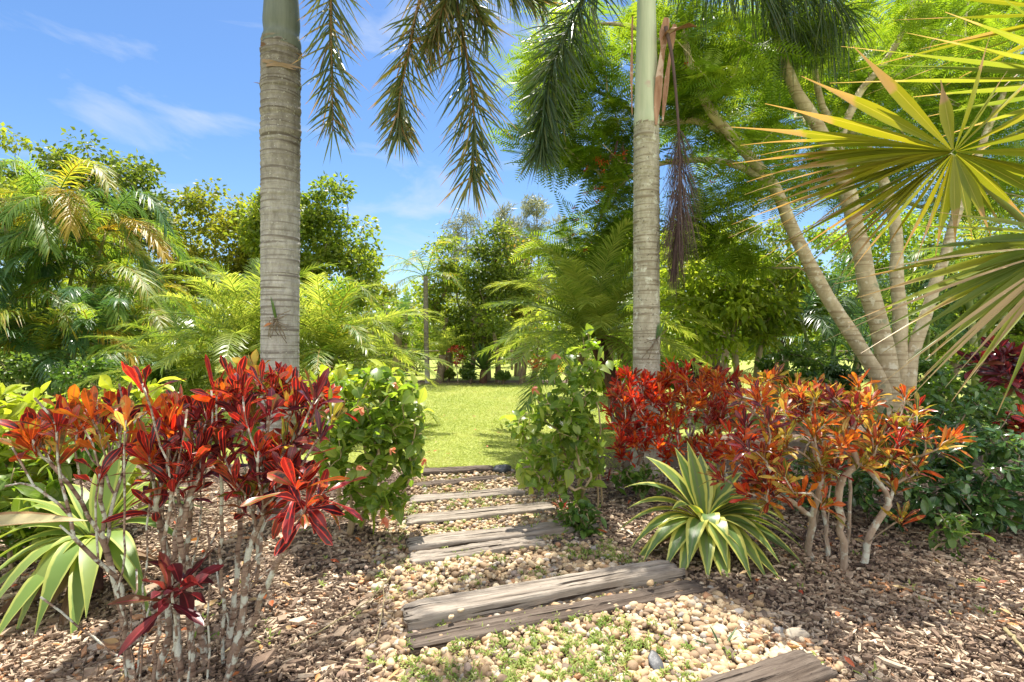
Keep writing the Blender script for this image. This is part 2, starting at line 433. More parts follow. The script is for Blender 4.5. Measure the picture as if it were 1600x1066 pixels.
M['bark'] = bark_mat('brown bark', (.13, .095, .06), (.27, .21, .145), 16, ((.36, .33, .25), 7.0, .6))
M['bark_thin'] = bark_mat('thin tan bark', (.22, .18, .09), (.38, .32, .18), 16)
M['croton_stem'] = bark_mat('lichen covered croton stem', (.19, .12, .085), (.38, .28, .21), 30, ((.58, .59, .50), 17.0, .50), rings=(60.0, (.12, .07, .05)))
M['croton_stem_pale'] = bark_mat('pale croton stem', (.28, .20, .14), (.48, .39, .30), 24, ((.56, .57, .48), 13.0, .52))
M['hib_stem'] = bark_mat('hibiscus stem', (.30, .22, .12), (.46, .36, .22), 20)
M['hairy'] = bark_mat('fibrous dark trunk', (.07, .04, .035), (.20, .10, .07), 40, bump=1.0)
M['bamboo_stem'] = bark_mat('green ringed cane', (.12, .17, .05), (.24, .28, .08), 8, rings=(16.0, (.30, .30, .18)), rough=0.5, bump=0.1)

# mulch, gravel, lawn
M['lawn'] = ground_mat('lawn', ((.30, .35, .08), (.36, .39, .11), (.43, .43, .16), (.23, .29, .06)), (0.5, 9.0, 60.0), 0.8, 0.03)
M['soil'] = ground_mat('mulch soil', ((.14, .10, .08), (.2, .15, .115), (.28, .21, .16), (.09, .065, .05)), (2.0, 25.0, 90.0), 0.9, 0.02)
M['path'] = ground_mat('path sand', ((.24, .18, .11), (.30, .23, .15), (.36, .30, .2), (.14, .10, .07)), (2.0, 25.0, 90.0), 0.9, 0.02)
M['chip'] = grain_mat('bark chips', [(0, (.07, .05, .038)), (.15, (.18, .125, .09)), (.4, (.30, .215, .15)), (.6, (.42, .32, .225)), (.82, (.54, .43, .31)), (.95, (.64, .54, .41)), (1, (.54, .29, .15))], 0.85, 0.5, 60)
M['pebble'] = grain_mat('river pebbles', [(0, (.17, .13, .10)), (.14, (.30, .21, .13)), (.36, (.43, .30, .17)), (.56, (.53, .40, .24)), (.74, (.60, .48, .31)), (.85, (.54, .47, .37)), (.93, (.33, .31, .28)), (1, (.44, .22, .10))], 0.75, 0.5, 45, 0.25)
M['slate'] = grain_mat('dark slate', [(0, (.06, .065, .07)), (1, (.10, .105, .11))], 0.5, 0.8, 30, 0.4)

def wood_mat(name, light, dark, crack):
    m, nt, out, N, L = new_mat(name)
    tc = N('TexCoord'); ob = tc.outputs['Object']
    g = noise(N, L, mapping(N, L, ob, (1.2, 30, 30)), 1.6, 6.0, 0.65, 0.15)
    f = noise(N, L, mapping(N, L, ob, (3.0, 110, 110)), 1.0, 4.0, 0.6)
    b2 = noise(N, L, ob, 4.5, 4.0, 0.6)
    col = mixc(N, L, maprange(N, L, g, 0.35, 0.65), dark, light)
    col = mixc(N, L, maprange(N, L, b2, 0.5, 0.7, 0.0, 0.6), col, dark)
    col = mixc(N, L, maprange(N, L, f, 0.5, 0.75, 0.0, 0.5), col, crack)
    ck = noise(N, L, mapping(N, L, ob, (0.8, 24, 24)), 1.3, 3.0, 0.5, 0.3)
    cm = maprange(N, L, ck, 0.575, 0.625)
    col = mixc(N, L, cm, col, crack)
    h = math_node(N, L, 'SUBTRACT', math_node(N, L, 'ADD', g, math_node(N, L, 'MULTIPLY', f, 0.4)), math_node(N, L, 'MULTIPLY', cm, 1.5))
    b = N('BsdfPrincipled'); L(col, b.inputs['Base Color']); b.inputs['Roughness'].default_value = 0.9; b.inputs['Specular IOR Level'].default_value = 0.15
    bp = N('Bump'); bp.inputs['Strength'].default_value = 0.9; bp.inputs['Distance'].default_value = 0.008
    L(h, bp.inputs['Height']); L(bp.outputs[0], b.inputs['Normal']); L(b.outputs[0], out.inputs[0])
    return m
M['sleeper'] = wood_mat('weathered grey timber', (.38, .335, .28), (.19, .158, .125), (.035, .026, .02))
M['sleeper_dark'] = wood_mat('dark weathered timber', (.17, .138, .11), (.08, .06, .047), (.03, .022, .017))

# ------------------------------------------------------------------ leaf shapes
OVAL = [.04, .30, .46, .50, .42, .22, .02]
OBOV = [.05, .16, .30, .44, .50, .42, .05]
CROT = [.07, .15, .26, .36, .45, .50, .40, .06]
LANCE = [.05, .34, .48, .44, .28, .02]
STRAP = [.40, .50, .50, .48, .42, .28, .03]
def diamond(w=.22, f=.06):
    return (A([[0, 0, 0], [-w, .45, f], [w, .45, f], [0, 1, -.05]]).reshape(4, 3), [np.array([[0, 2, 3], [0, 3, 1]])], A([[0, 0], [.45, -1], [.45, 1], [1, 0]]).reshape(4, 2))
T_WIDE, T_MID, T_THIN = diamond(.30), diamond(.2), diamond(.10)

# ------------------------------------------------------------------ trees
def blob_points(crowns, n):
    vol = np.array([c[1][0] * c[1][1] * c[1][2] for c in crowns]); vol = vol / vol.sum()
    k = rng.choice(len(crowns), n, p=vol)
    r = U(0.25, 1, n) ** 0.45
    d = rdir(n) * r[:, None]
    return np.array([crowns[i][0] for i in k]) + d * np.array([crowns[i][1] for i in k]), d

def crown(mb, centers, rad, per, L, T, droop=0.25, flat=0.7, rnd_bias=None):
    n = len(centers) * per
    ci = np.repeat(np.arange(len(centers)), per)
    off = rdir(n) * (U(0, 1, n) ** 0.5)[:, None] * rad[ci][:, None]
    off[:, 2] *= flat
    P = centers[ci] + off
    D = nrm(nrm(off) * 0.8 + rdir(n) * 0.7 - UP * droop)
    upv = nrm(UP * 0.7 + rdir(n) * 0.8)
    X, Y, Z = frames(D, upv)
    cb = U(-.25, .25, len(centers))
    rnd = np.clip(rng.random(n) * 0.75 + .12 + cb[ci], 0, 1)
    inst(mb, T, P, X, Y, Z, L * U(.6, 1.25, n), rnd)

def tree(name, label, cat, base, crowns, mat, nclu=60, per=60, leaf=.13, T=T_WIDE, rb=.14, group=None, crad=None, bark='bark', droop=.25, trunk=None, twig=True):
    """crowns: [(px,py,d,rx_px,ry_px)]"""
    base = np.asarray(base, float)
    root = thing(name, label, cat, base, group)
    cs = [(W(c[0], c[1], c[2]), A(c[3] * c[2] / F, (c[3] + c[4]) * .5 * c[2] / F, c[4] * c[2] / F)) for c in crowns]
    pts, d = blob_points(cs, nclu)
    pts[:, 2] = np.maximum(pts[:, 2], 0.25)
    avg = np.mean([c[1].mean() for c in cs])
    rad = (crad if crad else avg * .33) * U(.6, 1.35, nclu)
    ctr = np.mean([c[0] for c in cs], axis=0)
    if trunk is None:
        top = A(ctr[0], ctr[1], max(base[2] + .4, min(c[0][2] - c[1][2] * .4 for c in cs)))
        trunk = [smooth_line([base, (base + top) / 2 + A(U(-.1, .1), U(-.1, .1), 0), top], 7)]
    chains, _ = grow(trunk, pts, rb * .07 + .002, rb, seg=avg * .25, wig=avg * .02)
    mb = MB()
    for p, r in chains: tube(mb, p, r, 7 if r[0] > .05 else 4)
    mb.build('trunk', M[bark], root)
    mb = MB(); crown(mb, pts, rad, per, leaf, T, droop)
    mb.build('crown', M[mat], root)
    return root

# ------------------------------------------------------------------ fronds
def frond_line(base, d0, length, droop, n=22, side=0.0):
    """rachis that starts along d0 and bends over towards the ground"""
    d = nrm(np.asarray(d0, float)); p = np.asarray(base, float).copy(); pts = [p.copy()]
    ds = length / n
    sd = nrm(np.cross(d, UP)) if abs(d[2]) < .98 else A(1, 0, 0)
    for i in range(n):
        t = (i + 1) / n
        dd = nrm(d - UP * droop * t ** 1.4 + sd * side * t)
        p = p + dd * ds; pts.append(p.copy())
    return np.array(pts)

def frond(mb, pts, nl, ll, lw, ang=(70, 30), vee=25, plume=0.0, grav=0.25, start=.15, rw=.012, rnd=None, prof=(.35, .5, .42, .02), taper=(.55, 1.0, .35), jit=.12, across=2, fold=0.0):
    """leaflets in two rows (or all round, plume=1) along the rachis pts"""
    m = len(pts)
    tube(mb, pts, np.linspace(rw, rw * .25, m), 5, 0.6)
    t = np.repeat(np.linspace(start, .995, nl), 2); n = len(t)
    x = t * (m - 1); i = np.minimum(x.astype(int), m - 2); f = (x - i)[:, None]
    P = pts[i] * (1 - f) + pts[i + 1] * f
    Tn = nrm(pts[i + 1] - pts[i])
    S = np.cross(Tn, UP); bad = np.linalg.norm(S, axis=1) < .05; S[bad] = A(1, .2, 0); S = nrm(S)
    N = np.cross(S, Tn)
    s = np.where(np.arange(n) % 2, 1.0, -1.0)
    tt = (t - start) / (1 - start)
    a = np.radians(ang[0] + (ang[1] - ang[0]) * tt + rng.normal(0, 7, n))
    ve = np.radians(vee + rng.normal(0, 8, n))
    if plume > 0:
        ve = ve + plume * U(-1.4, 1.4, n)
    D = Tn * np.cos(a)[:, None] + (S * (s * np.cos(ve))[:, None] + N * np.sin(ve)[:, None]) * np.sin(a)[:, None]
    D = nrm(D + rng.normal(0, jit * .5, (n, 3)))
    L = ll * np.interp(tt, [0, .4, 1], taper) * U(.85, 1.12, n)
    Nl = N if plume == 0 else nrm(N + rdir(n) * plume)
    r = rng.random(n) if rnd is None else np.clip(rnd + rng.normal(0, .14, n), 0, 1)
    blades(mb, P, D, Nl, L, lw, prof, bend=.05, grav=grav * U(.6, 1.4, n), fold=fold, rnd=r, across=across, twist=U(-.4, .4, n))

def palm(name, label, base, crown_pt, fronds, mat, trunk_r=.08, bark='bark', group=None, petiole=True, cat='palm', trunk_name='trunk', trunkr2=None):
    """fronds: list of dict(d0, length, droop, nl, ll, lw, ...)"""
    root = thing(name, label, cat, base, group)
    mb = MB()
    b, c = np.asarray(base, float), np.asarray(crown_pt, float)
    ln = smooth_line([b, (b + c) / 2 + A(U(-.03, .03), 0, 0), c], 14)
    tube(mb, ln, np.linspace(trunk_r * 1.15, trunkr2 or trunk_r, 14), 10)
    mb.build(trunk_name, M[bark], root)
    for fd in fronds:
        fd = dict(fd); mt = fd.pop('mat', mat); d0 = fd.pop('d0'); ln_ = fd.pop('length'); dr = fd.pop('droop'); sd = fd.pop('side', 0.0); bp = fd.pop('base', c)
        mb = MB(); frond(mb, frond_line(bp, d0, ln_, dr, side=sd), **fd)
        mb.build('frond', M[mt], root)
    return root

# ================================================================== SETTING
def sheet(name, outline, z, mat, kind='structure'):
    mb = MB(); n = len(outline)
    V = np.column_stack([np.array(outline, float), np.full(n, z)])
    mb.add(V, [np.arange(n)[None, :]], np.zeros((n, 3)))
    return tag(mb.build(name, mat, smooth=False), kind=kind)

sheet('lawn', [(-260, -60), (260, -60), (260, 320), (-260, 320)], 0.0, M['lawn'])
PL = lambda y: np.interp(y, [0, 2.1, 2.5, 3.2, 4.0, 4.8, 5.6], [-.40, -.60, -.66, -.86, -.97, -1.0, -1.04])
PR = lambda y: np.interp(y, [0, 2.1, 2.6, 3.0, 3.4, 4.0, 4.8, 5.6], [.9, 1.35, 1.22, 1.0, .72, .56, .34, .05])
ys = np.linspace(0.0, 5.6, 29)
wob = lambda k: np.array([math.sin(y * 3.1 + k) * .05 + math.sin(y * 7.7 + k * 2) * .03 for y in ys])
left_edge = np.column_stack([PL(ys) + wob(1), ys]); right_edge = np.column_stack([PR(ys) + wob(4), ys])
lb = [(-9, 0)] + [tuple(p) for p in left_edge] + [(-1.5, 5.7), (-2.4, 6.0), (-3.6, 5.7), (-5.2, 5.9), (-9, 5.2)]
sheet('mulch_bed', lb, .004, M['soil'])
rb_ = [tuple(p) for p in right_edge] + [(.5, 5.75), (1.2, 6.4), (2.2, 7.0), (4.0, 8.2), (6.5, 8.8), (9.5, 7.0), (10, 0)]
sheet('mulch_bed', rb_, .004, M['soil'])
sheet('gravel_path', [tuple(p) for p in left_edge] + [tuple(p) for p in right_edge[::-1]], .008, M['path'])
far_bed = [(-9, 16.4), (-4.5, 16.3), (-1.5, 16.35), (.5, 16.3), (3, 16.6), (7, 16.4), (7, 18.2), (3, 18.4), (0, 18.2), (-3, 18.1), (-6, 18.3), (-9, 18)]
sheet('far_mulch_bed', far_bed, .006, M['soil'])

def in_path(x, y, k=0.0):
    return (x > PL(y) + k) & (x < PR(y) - k) & (y < 5.5)

# --- bark chips
def chip_template(seed):
    r = np.random.default_rng(seed)
    ang = np.sort(r.uniform(0, 6.28, 6)); R = r.uniform(.7, 1.1, 6)
    o = np.column_stack([np.cos(ang) * R * .5, np.sin(ang) * R * .5])
    top = np.column_stack([o, np.full(6, .5) + r.uniform(-.2, .35, 6)]); bot = np.column_stack([o * 1.05, np.full(6, -.5)])
    V = np.vstack([top, bot])
    f6 = np.array([[0, 1, 2, 3, 4, 5]]); q = np.array([[i + 6, (i + 1) % 6 + 6, (i + 1) % 6, i] for i in range(6)])
    return (V, [f6, q], np.zeros((12, 2)))
CHIPS = [chip_template(s) for s in range(6)]
def scatter_chips(mb, P, size):
    n = len(P)
    for k, T in enumerate(CHIPS):
        s = np.arange(k, n, 6); m = len(s)
        yaw = rng.normal(.3, 1.0, m); D = np.column_stack([np.cos(yaw), np.sin(yaw), rng.normal(0, .16, m)])
        upv = nrm(UP + rng.normal(0, .22, (m, 3)))
        Y, X, Z = frames(D, upv)
        ln = size[s] * np.exp(rng.normal(.08, .55, m)); wd = ln * np.where(rng.random(m) < .6, U(.10, .3, m), U(.3, .65, m)); th = U(.004, .012, m)
        dr = .16 * np.sin(P[s, 0] * 3.1 + 1) * np.sin(P[s, 1] * 4.3 + P[s, 0]) + .10 * np.sin(P[s, 0] * 9 + P[s, 1] * 7)
        inst(mb, T, P[s], X, Y, Z, np.column_stack([ln, wd, th]), np.clip(rng.beta(1.5, 1.5, m) + dr, 0, 1))
n = 80000
d_ = 1.75 + 4.2 * U(0, 1, n) ** 1.25
x_ = U(-1.12, 1.15, n) * d_
ok = ~in_path(x_, d_, U(-.03, .12, n)) & (d_ < np.where(x_ < 0, 5.6, 5.6))
ok &= ~((x_ > -.9) & (x_ < .6) & (d_ > 5.5))
x_, d_ = x_[ok], d_[ok]
mb = MB(); scatter_chips(mb, np.column_stack([x_, d_, U(.006, .034, len(x_))]), np.full(len(x_), .027))
# a thin sprinkle of chips that strayed onto the path
n = 900; y2 = U(1.8, 5.0, n); x2 = np.where(rng.random(n) < .5, PL(y2) + np.abs(rng.normal(0, .15, n)), PR(y2) - np.abs(rng.normal(0, .2, n)))
scatter_chips(mb, np.column_stack([x2, y2, U(.03, .045, n)]), np.full(n, .024))
tag(mb.build('bark_mulch', M['chip'], smooth=False), 'loose bark chip mulch covering the garden beds', 'mulch', kind='stuff')

# --- pebbles
def ico(sub):
    bm = bmesh.new(); bmesh.ops.create_icosphere(bm, subdivisions=sub, radius=.5)
    V = np.array([v.co[:] for v in bm.verts]); Fc = np.array([[v.index for v in f.verts] for f in bm.faces]); bm.free()
    return V, Fc
def stone_template(sub, seed, rough=.22):
    r = np.random.default_rng(seed); V, Fc = ico(sub)
    k = r.normal(size=(5, 3)) * 2.2; p = r.uniform(0, 6.28, 5)
    s = 1 + rough * np.sin(V @ k.T * 2 + p).sum(1) / 3
    V = V * s[:, None]
    return (V, [Fc], np.zeros((len(V), 2)))
ST1 = [stone_template(1, s) for s in range(6)] ; ST2 = [stone_template(2, s) for s in range(8)]
mb = MB()
n = 25000
py_ = 1.75 + 3.9 * U(0, 1, n) ** 1.35
px_ = U(-1.1, 1.4, n)
ok = in_path(px_, py_, rng.normal(-.02, .05, n)) & ((py_ < 4.5) | (rng.random(n) < .45))
px_, py_ = px_[ok], py_[ok]; n = len(px_)
# a few strays in the mulch to the right of the lowest sleeper
for T, sel in ((ST2, py_ < 3.3), (ST1, py_ >= 3.3)):
    idx = np.where(sel)[0]
    for k in range(len(T)):
        s = idx[k::len(T)]; m = len(s)
        if not m: continue
        upv = nrm(UP + rng.normal(0, .25, (m, 3))); X, Y, Z = frames(np.column_stack([np.cos(a_ := U(0, 6.28, m)), np.sin(a_), rng.normal(0, .2, m)]), upv)
        sz = .0265 * np.exp(rng.normal(0, .42, m)); sz = np.clip(np.where(sel[s] & (px_[s] > .75) & (py_[s] < 2.9), sz * 1.15, sz), .012, .055)
        sc = np.column_stack([sz * U(.7, 1.0, m), sz * U(.9, 1.35, m), sz * U(.5, .8, m)])
        inst(mb, T[k], np.column_stack([px_[s], py_[s], .010 + U(0, .022, m)]), X, Y, Z, sc, rng.random(m))
tag(mb.build('gravel', M['pebble']), 'rounded tan and cream river pebbles filling the stepped path', 'gravel', kind='stuff')

def stone(name, label, px, py, size, rnd, mat='pebble', z=.03, yaw=0.0, seed=1, cat='stone', flat=.6, asp=1.4, rough=.2, tilt=.1):
    size = size * .86
    p = G(px, py, z); mb = MB(); T = stone_template(3, seed, rough)
    X, Y, Z = frames(A([math.cos(yaw), math.sin(yaw), tilt]).reshape(1, 3), A([0, 0, 1]).reshape(1, 3))
    inst(mb, T, p.reshape(1, 3), X, Y, Z, A([[size, size * asp, size * flat]]).reshape(1, 3), [rnd])
    return tag(mb.build(name, M[mat], loc=p), label, cat)
stone('river_stone', 'large pale oval stone at the right end of the gravel beside the mulch', 1244, 991, .085, .83, yaw=0, seed=3)
stone('river_stone', 'grey oval stone just left of the largest pale stone', 1217, 985, .055, .93, yaw=.4, seed=5, asp=1.2)
stone('river_stone', 'upright cream oval stone in the gravel above the purple seedling', 1126, 988, .065, .74, yaw=1.9, seed=6, asp=1.5)
stone('river_stone', 'buff oval stone beside the right edge of the gravel above the lowest sleeper', 1155, 1000, .065, .6, yaw=-.3, seed=7)
stone('river_stone', 'rusty orange stone in the gravel near the right end of the long front sleeper', 1105, 933, .062, .99, yaw=.2, seed=8, asp=1.15, flat=.75)
stone('river_stone', 'brown rounded stone at the mulch edge right of the rusty orange stone', 1153, 942, .055, .18, yaw=.3, seed=9, asp=1.1, flat=.75)
stone('river_stone', 'blue grey stone among the pebbles near the right end of the front sleepers', 1044, 946, .045, .93, yaw=1.2, seed=10, asp=1.1, flat=.8)
stone('river_stone', 'blue grey broken stone at the mulch edge below the rounded brown one', 1155, 956, .05, .93, yaw=.2, seed=12, asp=1.3)
stone('river_stone', 'cream pebble resting on the front sleeper near its left end', 720, 953, .034, .72, yaw=.3, seed=13, z=.085, asp=1.25)
stone('river_stone', 'smaller cream pebble on the front sleeper, left one of the pair', 705, 964, .030, .66, yaw=.9, seed=14, z=.085, asp=1.2)
stone('river_stone', 'tan pebble sitting on the right end of the lower front sleeper', 1016, 911, .045, .5, yaw=.1, seed=15, z=.085, asp=1.1, flat=.85)
stone('slate_shard', 'dark upright slate shard in the gravel by the bottom edge', 1026, 1035, .055, .6, 'slate', z=.045, yaw=1.75, seed=16, asp=2.0, flat=.35, rough=.3, tilt=.5, cat='stone')
stone('edge_rock', 'dark rough rock where the path meets the lawn', 787, 733, .17, .3, 'slate', z=.05, yaw=.2, seed=17, asp=1.3, flat=.6, rough=.35)
stone('edge_rock', 'flatter brown rock right of the dark rock at the lawn edge', 822, 735, .15, .1, 'pebble', z=.04, yaw=-.1, seed=18, asp=1.5, flat=.5, rough=.35)
stone('edge_rock', 'cream rock lying in the left mulch above the end of the front sleeper', 592, 914, .05, .6, z=.03, yaw=.8, seed=19, asp=1.4)
stone('edge_rock', 'flat pinkish stone in the mulch at the bottom of the gravel', 553, 1042, .075, .4, z=.025, yaw=.6, seed=20, asp=1.2, flat=.25)

# --- sleepers
def sleeper(label, a, b, w, top, mat='sleeper', h=.14, seed=0, skew=0.0):
    a, b = np.asarray(a, float), np.asarray(b, float); L = np.linalg.norm(b - a); yaw = math.atan2(b[1] - a[1], b[0] - a[0])
    r = np.random.default_rng(seed); nx = 70
    prof = [(-.5, -1), (-.5, -.12), (-.46, -.02)] + [(t, 0) for t in np.linspace(-.42, .42, 23)] + [(.46, -.02), (.5, -.12), (.5, -1)]
    prof = np.array(prof); m = len(prof)
    xs = np.linspace(-.5, .5, nx)
    V = np.zeros((nx, m, 3)); V[..., 0] = (xs * L)[:, None]; V[..., 1] = prof[None, :, 0] * w; V[..., 2] = prof[None, :, 1] * h
    V[..., 0] += skew * V[..., 1]
    grain = np.cumsum(r.normal(0, 1, m)); grain -= np.linspace(grain[0], grain[-1], m)
    along = np.array([np.convolve(r.normal(0, 1, nx + 14), np.ones(15) / 15, 'valid') for _ in range(m)]).T
    groove = r.random(m) ** 3
    V[..., 2] -= (.0035 * np.abs(along) * 3 + .006 * groove[None] * (1 + along))[..., ] * (prof[None, :, 1] > -.5)
    for _ in range(5):      # long splits along the grain
        j = int(r.integers(4, m - 5)); a0 = r.uniform(-.5, .2); a1 = a0 + r.uniform(.25, .8)
        win = np.clip((xs - a0) / .05, 0, 1) * np.clip((a1 - xs) / .05, 0, 1)
        V[:, j, 2] -= .022 * win; V[:, j - 1, 2] -= .004 * win
    V[..., 2] += (.006 * np.convolve(r.normal(0, 1, nx + 20), np.ones(21) / 21, 'valid') * 2)[:, None] * (prof[None, :, 1] > -.5)
    V[..., 1] += .010 * np.convolve(r.normal(0, 1, nx + 12), np.ones(13) / 13, 'valid')[:, None] * np.sign(prof[None, :, 0]) * (np.abs(prof[None, :, 0]) > .44)
    V[..., 1] += .004 * along * (np.abs(prof[None, :, 0]) > .44)
    endj = r.normal(0, .012, m); V[0, :, 0] += endj; V[-1, :, 0] += r.normal(0, .012, m)
    wear = np.exp(-((xs + .5) / .03) ** 2) + np.exp(-((xs - .5) / .03) ** 2)
    V[..., 2] -= (wear * .008)[:, None] * (prof[None, :, 1] > -.5)
    i = np.arange(nx * m).reshape(nx, m)
    q = np.stack([i[:-1, :-1], i[1:, :-1], i[1:, 1:], i[:-1, 1:]], -1).reshape(-1, 4)
    mb = MB(); mb.add(V, [q, i[0][None, :], i[-1][::-1][None, :]], np.zeros((nx * m, 3)))
    o = mb.build('timber_sleeper', M[mat], loc=A(0, 0, 0))
    c = (a + b) / 2
    o.location = (c[0], c[1], top); o.rotation_euler = (r.normal(0, .01), 0, yaw)
    return tag(o, label, 'sleeper', 'timber sleepers stepping up the gravel path')
sleeper('long grey front sleeper with two cream pebbles at its left end', (-.515, 2.49), (.96, 3.02), .16, .095, seed=1)
sleeper('splintered dark sleeper lying against the front of the long grey one', (-.47, 2.315), (1.05, 2.857), .12, .055, 'sleeper_dark', seed=2)
sleeper('dark wet looking sleeper at the bottom edge by the mulch', (.36, 1.752), (1.29, 2.155), .17, .075, 'sleeper_dark', seed=3)
sleeper('broken low sleeper half buried in mulch at the bottom right', (.90, 1.79), (1.44, 2.02), .11, .045, 'sleeper_dark', seed=4)
sleeper('cracked sleeper with a small seedling growing at its front, second step up', (-.68, 3.39), (.60, 3.80), .17, .075, seed=5)
sleeper('worn sleeper with dark leaf shade on its left end, front of the second step', (-.64, 3.20), (.20, 3.50), .16, .055, seed=6)
sleeper('short broken dark sleeper piece under the right hibiscus', (.28, 3.50), (.66, 3.62), .11, .04, 'sleeper_dark', seed=7)
sleeper('single split grey sleeper, third step up the path', (-.79, 3.87), (.33, 4.21), .175, .062, seed=8)
sleeper('narrow cracked sleeper with gravel drifted over its middle, fourth step', (-.87, 4.39), (.10, 4.67), .175, .055, seed=9)
sleeper('thin dark sleeper edge showing through grass and gravel near the lawn', (-.92, 4.84), (-.12, 5.17), .12, .045, 'sleeper_dark', seed=10)
sleeper('dark mossy sleeper at the very edge of the lawn', (-.96, 5.32), (-.2, 5.49), .16, .06, 'sleeper_dark', seed=11)

# --- grass of the near lawn
def grass_patch(mb, P, h, w):
    n = len(P); a = U(0, 6.28, n); lean = U(.5, 2.4, n)
    D = nrm(np.column_stack([np.cos(a) * lean, np.sin(a) * lean, np.ones(n)]))
    side = nrm(np.cross(D, rdir(n)))
    V = np.stack([P - side * w[:, None], P + side * w[:, None], P + D * h[:, None] - UP * (h * lean * .25)[:, None]], 1)
    pt = .22 * np.sin(P[:, 0] * 1.9 + np.sin(P[:, 1] * 1.1) * 2) * np.sin(P[:, 1] * 1.6 + 1) + .14 * np.sin(P[:, 0] * 7 + P[:, 1] * 5) * np.sin(P[:, 1] * 6)
    lf = np.zeros((n, 3, 3)); lf[:, 2, 0] = 1; lf[..., 2] = np.clip(rng.normal(.45, .22, n) + pt, 0, 1)[:, None]
    mb.add(V, [np.arange(n * 3).reshape(n, 3)], lf)
mb = MB()
n = 150000; d = 5.0 + 12.0 * U(0, 1, n) ** 1.3; x = U(-.34, .22, n) * d
x = np.where(d < 5.6, U(-1.15, .25, n), x)
k = (d > 5.5) | (rng.random(n) < .12)
x, d = x[k], d[k]
grass_patch(mb, np.column_stack([x, d, np.zeros(len(x))]), U(.018, .042, len(x)) * (1 + d * .05), .0022 * (.6 + d * .14))
n = 60000; d = U(6.2, 17, n); x = np.where(rng.random(n) < .6, U(-.9, -.34, n), U(.22, .8, n)) * d
k = (x < 0) | (d > 9.2)
x, d = x[k], d[k]
grass_patch(mb, np.column_stack([x, d, np.zeros(len(x))]), U(.02, .05, len(x)) * (1 + d * .05), .003 * (.6 + d * .14))
# tufts creeping into the top of the path
n = 9000; d = U(4.3, 5.7, n); x = U(-1.05, .35, n)
c_ = np.sin(x * 9 + 2) * np.sin(d * 11) + np.sin(x * 17 + d * 8) * .6
k = c_ > np.interp(d, [4.3, 5.5], [.9, -.6]); x, d = x[k], d[k]
grass_patch(mb, np.column_stack([x, d, np.full(len(x), .012)]), U(.02, .045, len(x)), np.full(len(x), .003))
tag(mb.build('lawn_grass', M['grass'], smooth=False), 'short sunlit lawn grass beyond the path', 'grass', kind='stuff')

# --- weeds between the pebbles
mb = MB()
def weed(P, n, L, mbx=mb):
    a = np.arange(n) * 2.4 + U(0, 6.28); el = U(.35, 1.3, n)
    D = np.column_stack([np.cos(a) * np.cos(el), np.sin(a) * np.cos(el), np.sin(el)])
    B = P + np.column_stack([rng.normal(0, L * .5, n), rng.normal(0, L * .5, n), U(0, L * .5, n)])
    N = nrm(np.cross(np.cross(D, UP), D))
    blades(mbx, B, D, N, L * U(.6, 1.2, n), L * .30, [.2, .45, .5, .3, .02], bend=.3, fold=.3, rnd=np.clip(U() + rng.normal(0, .2, n), 0, 1), across=2)
for _ in range(420):
    y = U(1.9, 2.35) if U() < .8 else U(2.35, 2.6); x = U(-.5, .75) if U() < .85 else U(-.62, 1.1)
    if not in_path(x, y): continue
    if U() < .5: x = np.clip(rng.normal(.22, .25), -.5, .8)
    weed(A(x, y, .03), int(U(10, 22)), U(.014, .026))
for _ in range(380):
    y = U(2.7, 4.8); x = U(-.9, .9)
    if in_path(x, y): weed(A(x, y, .03), int(U(6, 16)), U(.014, .028))
for _ in range(60):
    y = U(2.0, 4.4); x = -U(.6, 1.6) if U() < .5 else U(1.0, 3.2)
    weed(A(x, y, .035), int(U(4, 9)), U(.02, .04))
for _ in range(45):
    weed(A(U(.35, .75), U(3.15, 3.45), .03), int(U(8, 16)), U(.015, .03))
tag(mb.build('weeds', M['weed']), 'small pale green weeds sprouting between pebbles and chips', 'weeds', kind='stuff')

# --- fallen leaves
mb = MB()
n = 260; y = U(1.95, 4.5, n); x = U(-1.0, 1.0, n) * y
ok = ~in_path(x, y, .1); x, y = np.r_[x[ok], U(-2.0, 1.2, 60)], np.r_[y[ok], U(5.0, 10.0, 60)]; n = len(x); a = U(0, 6.28, n)
blades(mb, np.column_stack([x, y, np.full(n, .05)]), np.column_stack([np.cos(a), np.sin(a), U(-.1, .2, n)]), nrm(UP + rng.normal(0, .4, (n, 3))), U(.03, .08, n), U(.014, .028, n), OVAL, bend=U(-.3, .3, n), fold=.4, wav=.2)
tag(mb.build('fallen_leaves', M['fallen']), 'scattered red and tan leaves lying on the mulch', 'leaf litter', kind='stuff')

def twig(label, pts, r=.004, z=.05):
    mb = MB(); P = [G(px, py, z + U(0, .02)) for px, py in pts]; P[len(P) // 2][2] += .02
    tube(mb, smooth_line(P, 24) + rng.normal(0, .003, (24, 3)), np.linspace(r, r * .5, 24), 5)
    tag(mb.build('twig', M['bark_thin']), label, 'twig')
twig('thin runner stem crossing the mulch towards the front sleeper', [(455, 1010), (520, 975), (580, 935), (600, 925), (590, 990), (565, 1012)])
twig('dry twig lying in the mulch left of the front sleeper', [(590, 925), (610, 905), (600, 885)], .006)
twig('pale stick on the mulch at the right edge', [(1570, 985), (1590, 1010), (1610, 1030)], .011)
twig('long thin dry stem in front of the glossy shrub', [(1395, 700), (1500, 712), (1590, 690)], .004, .3)

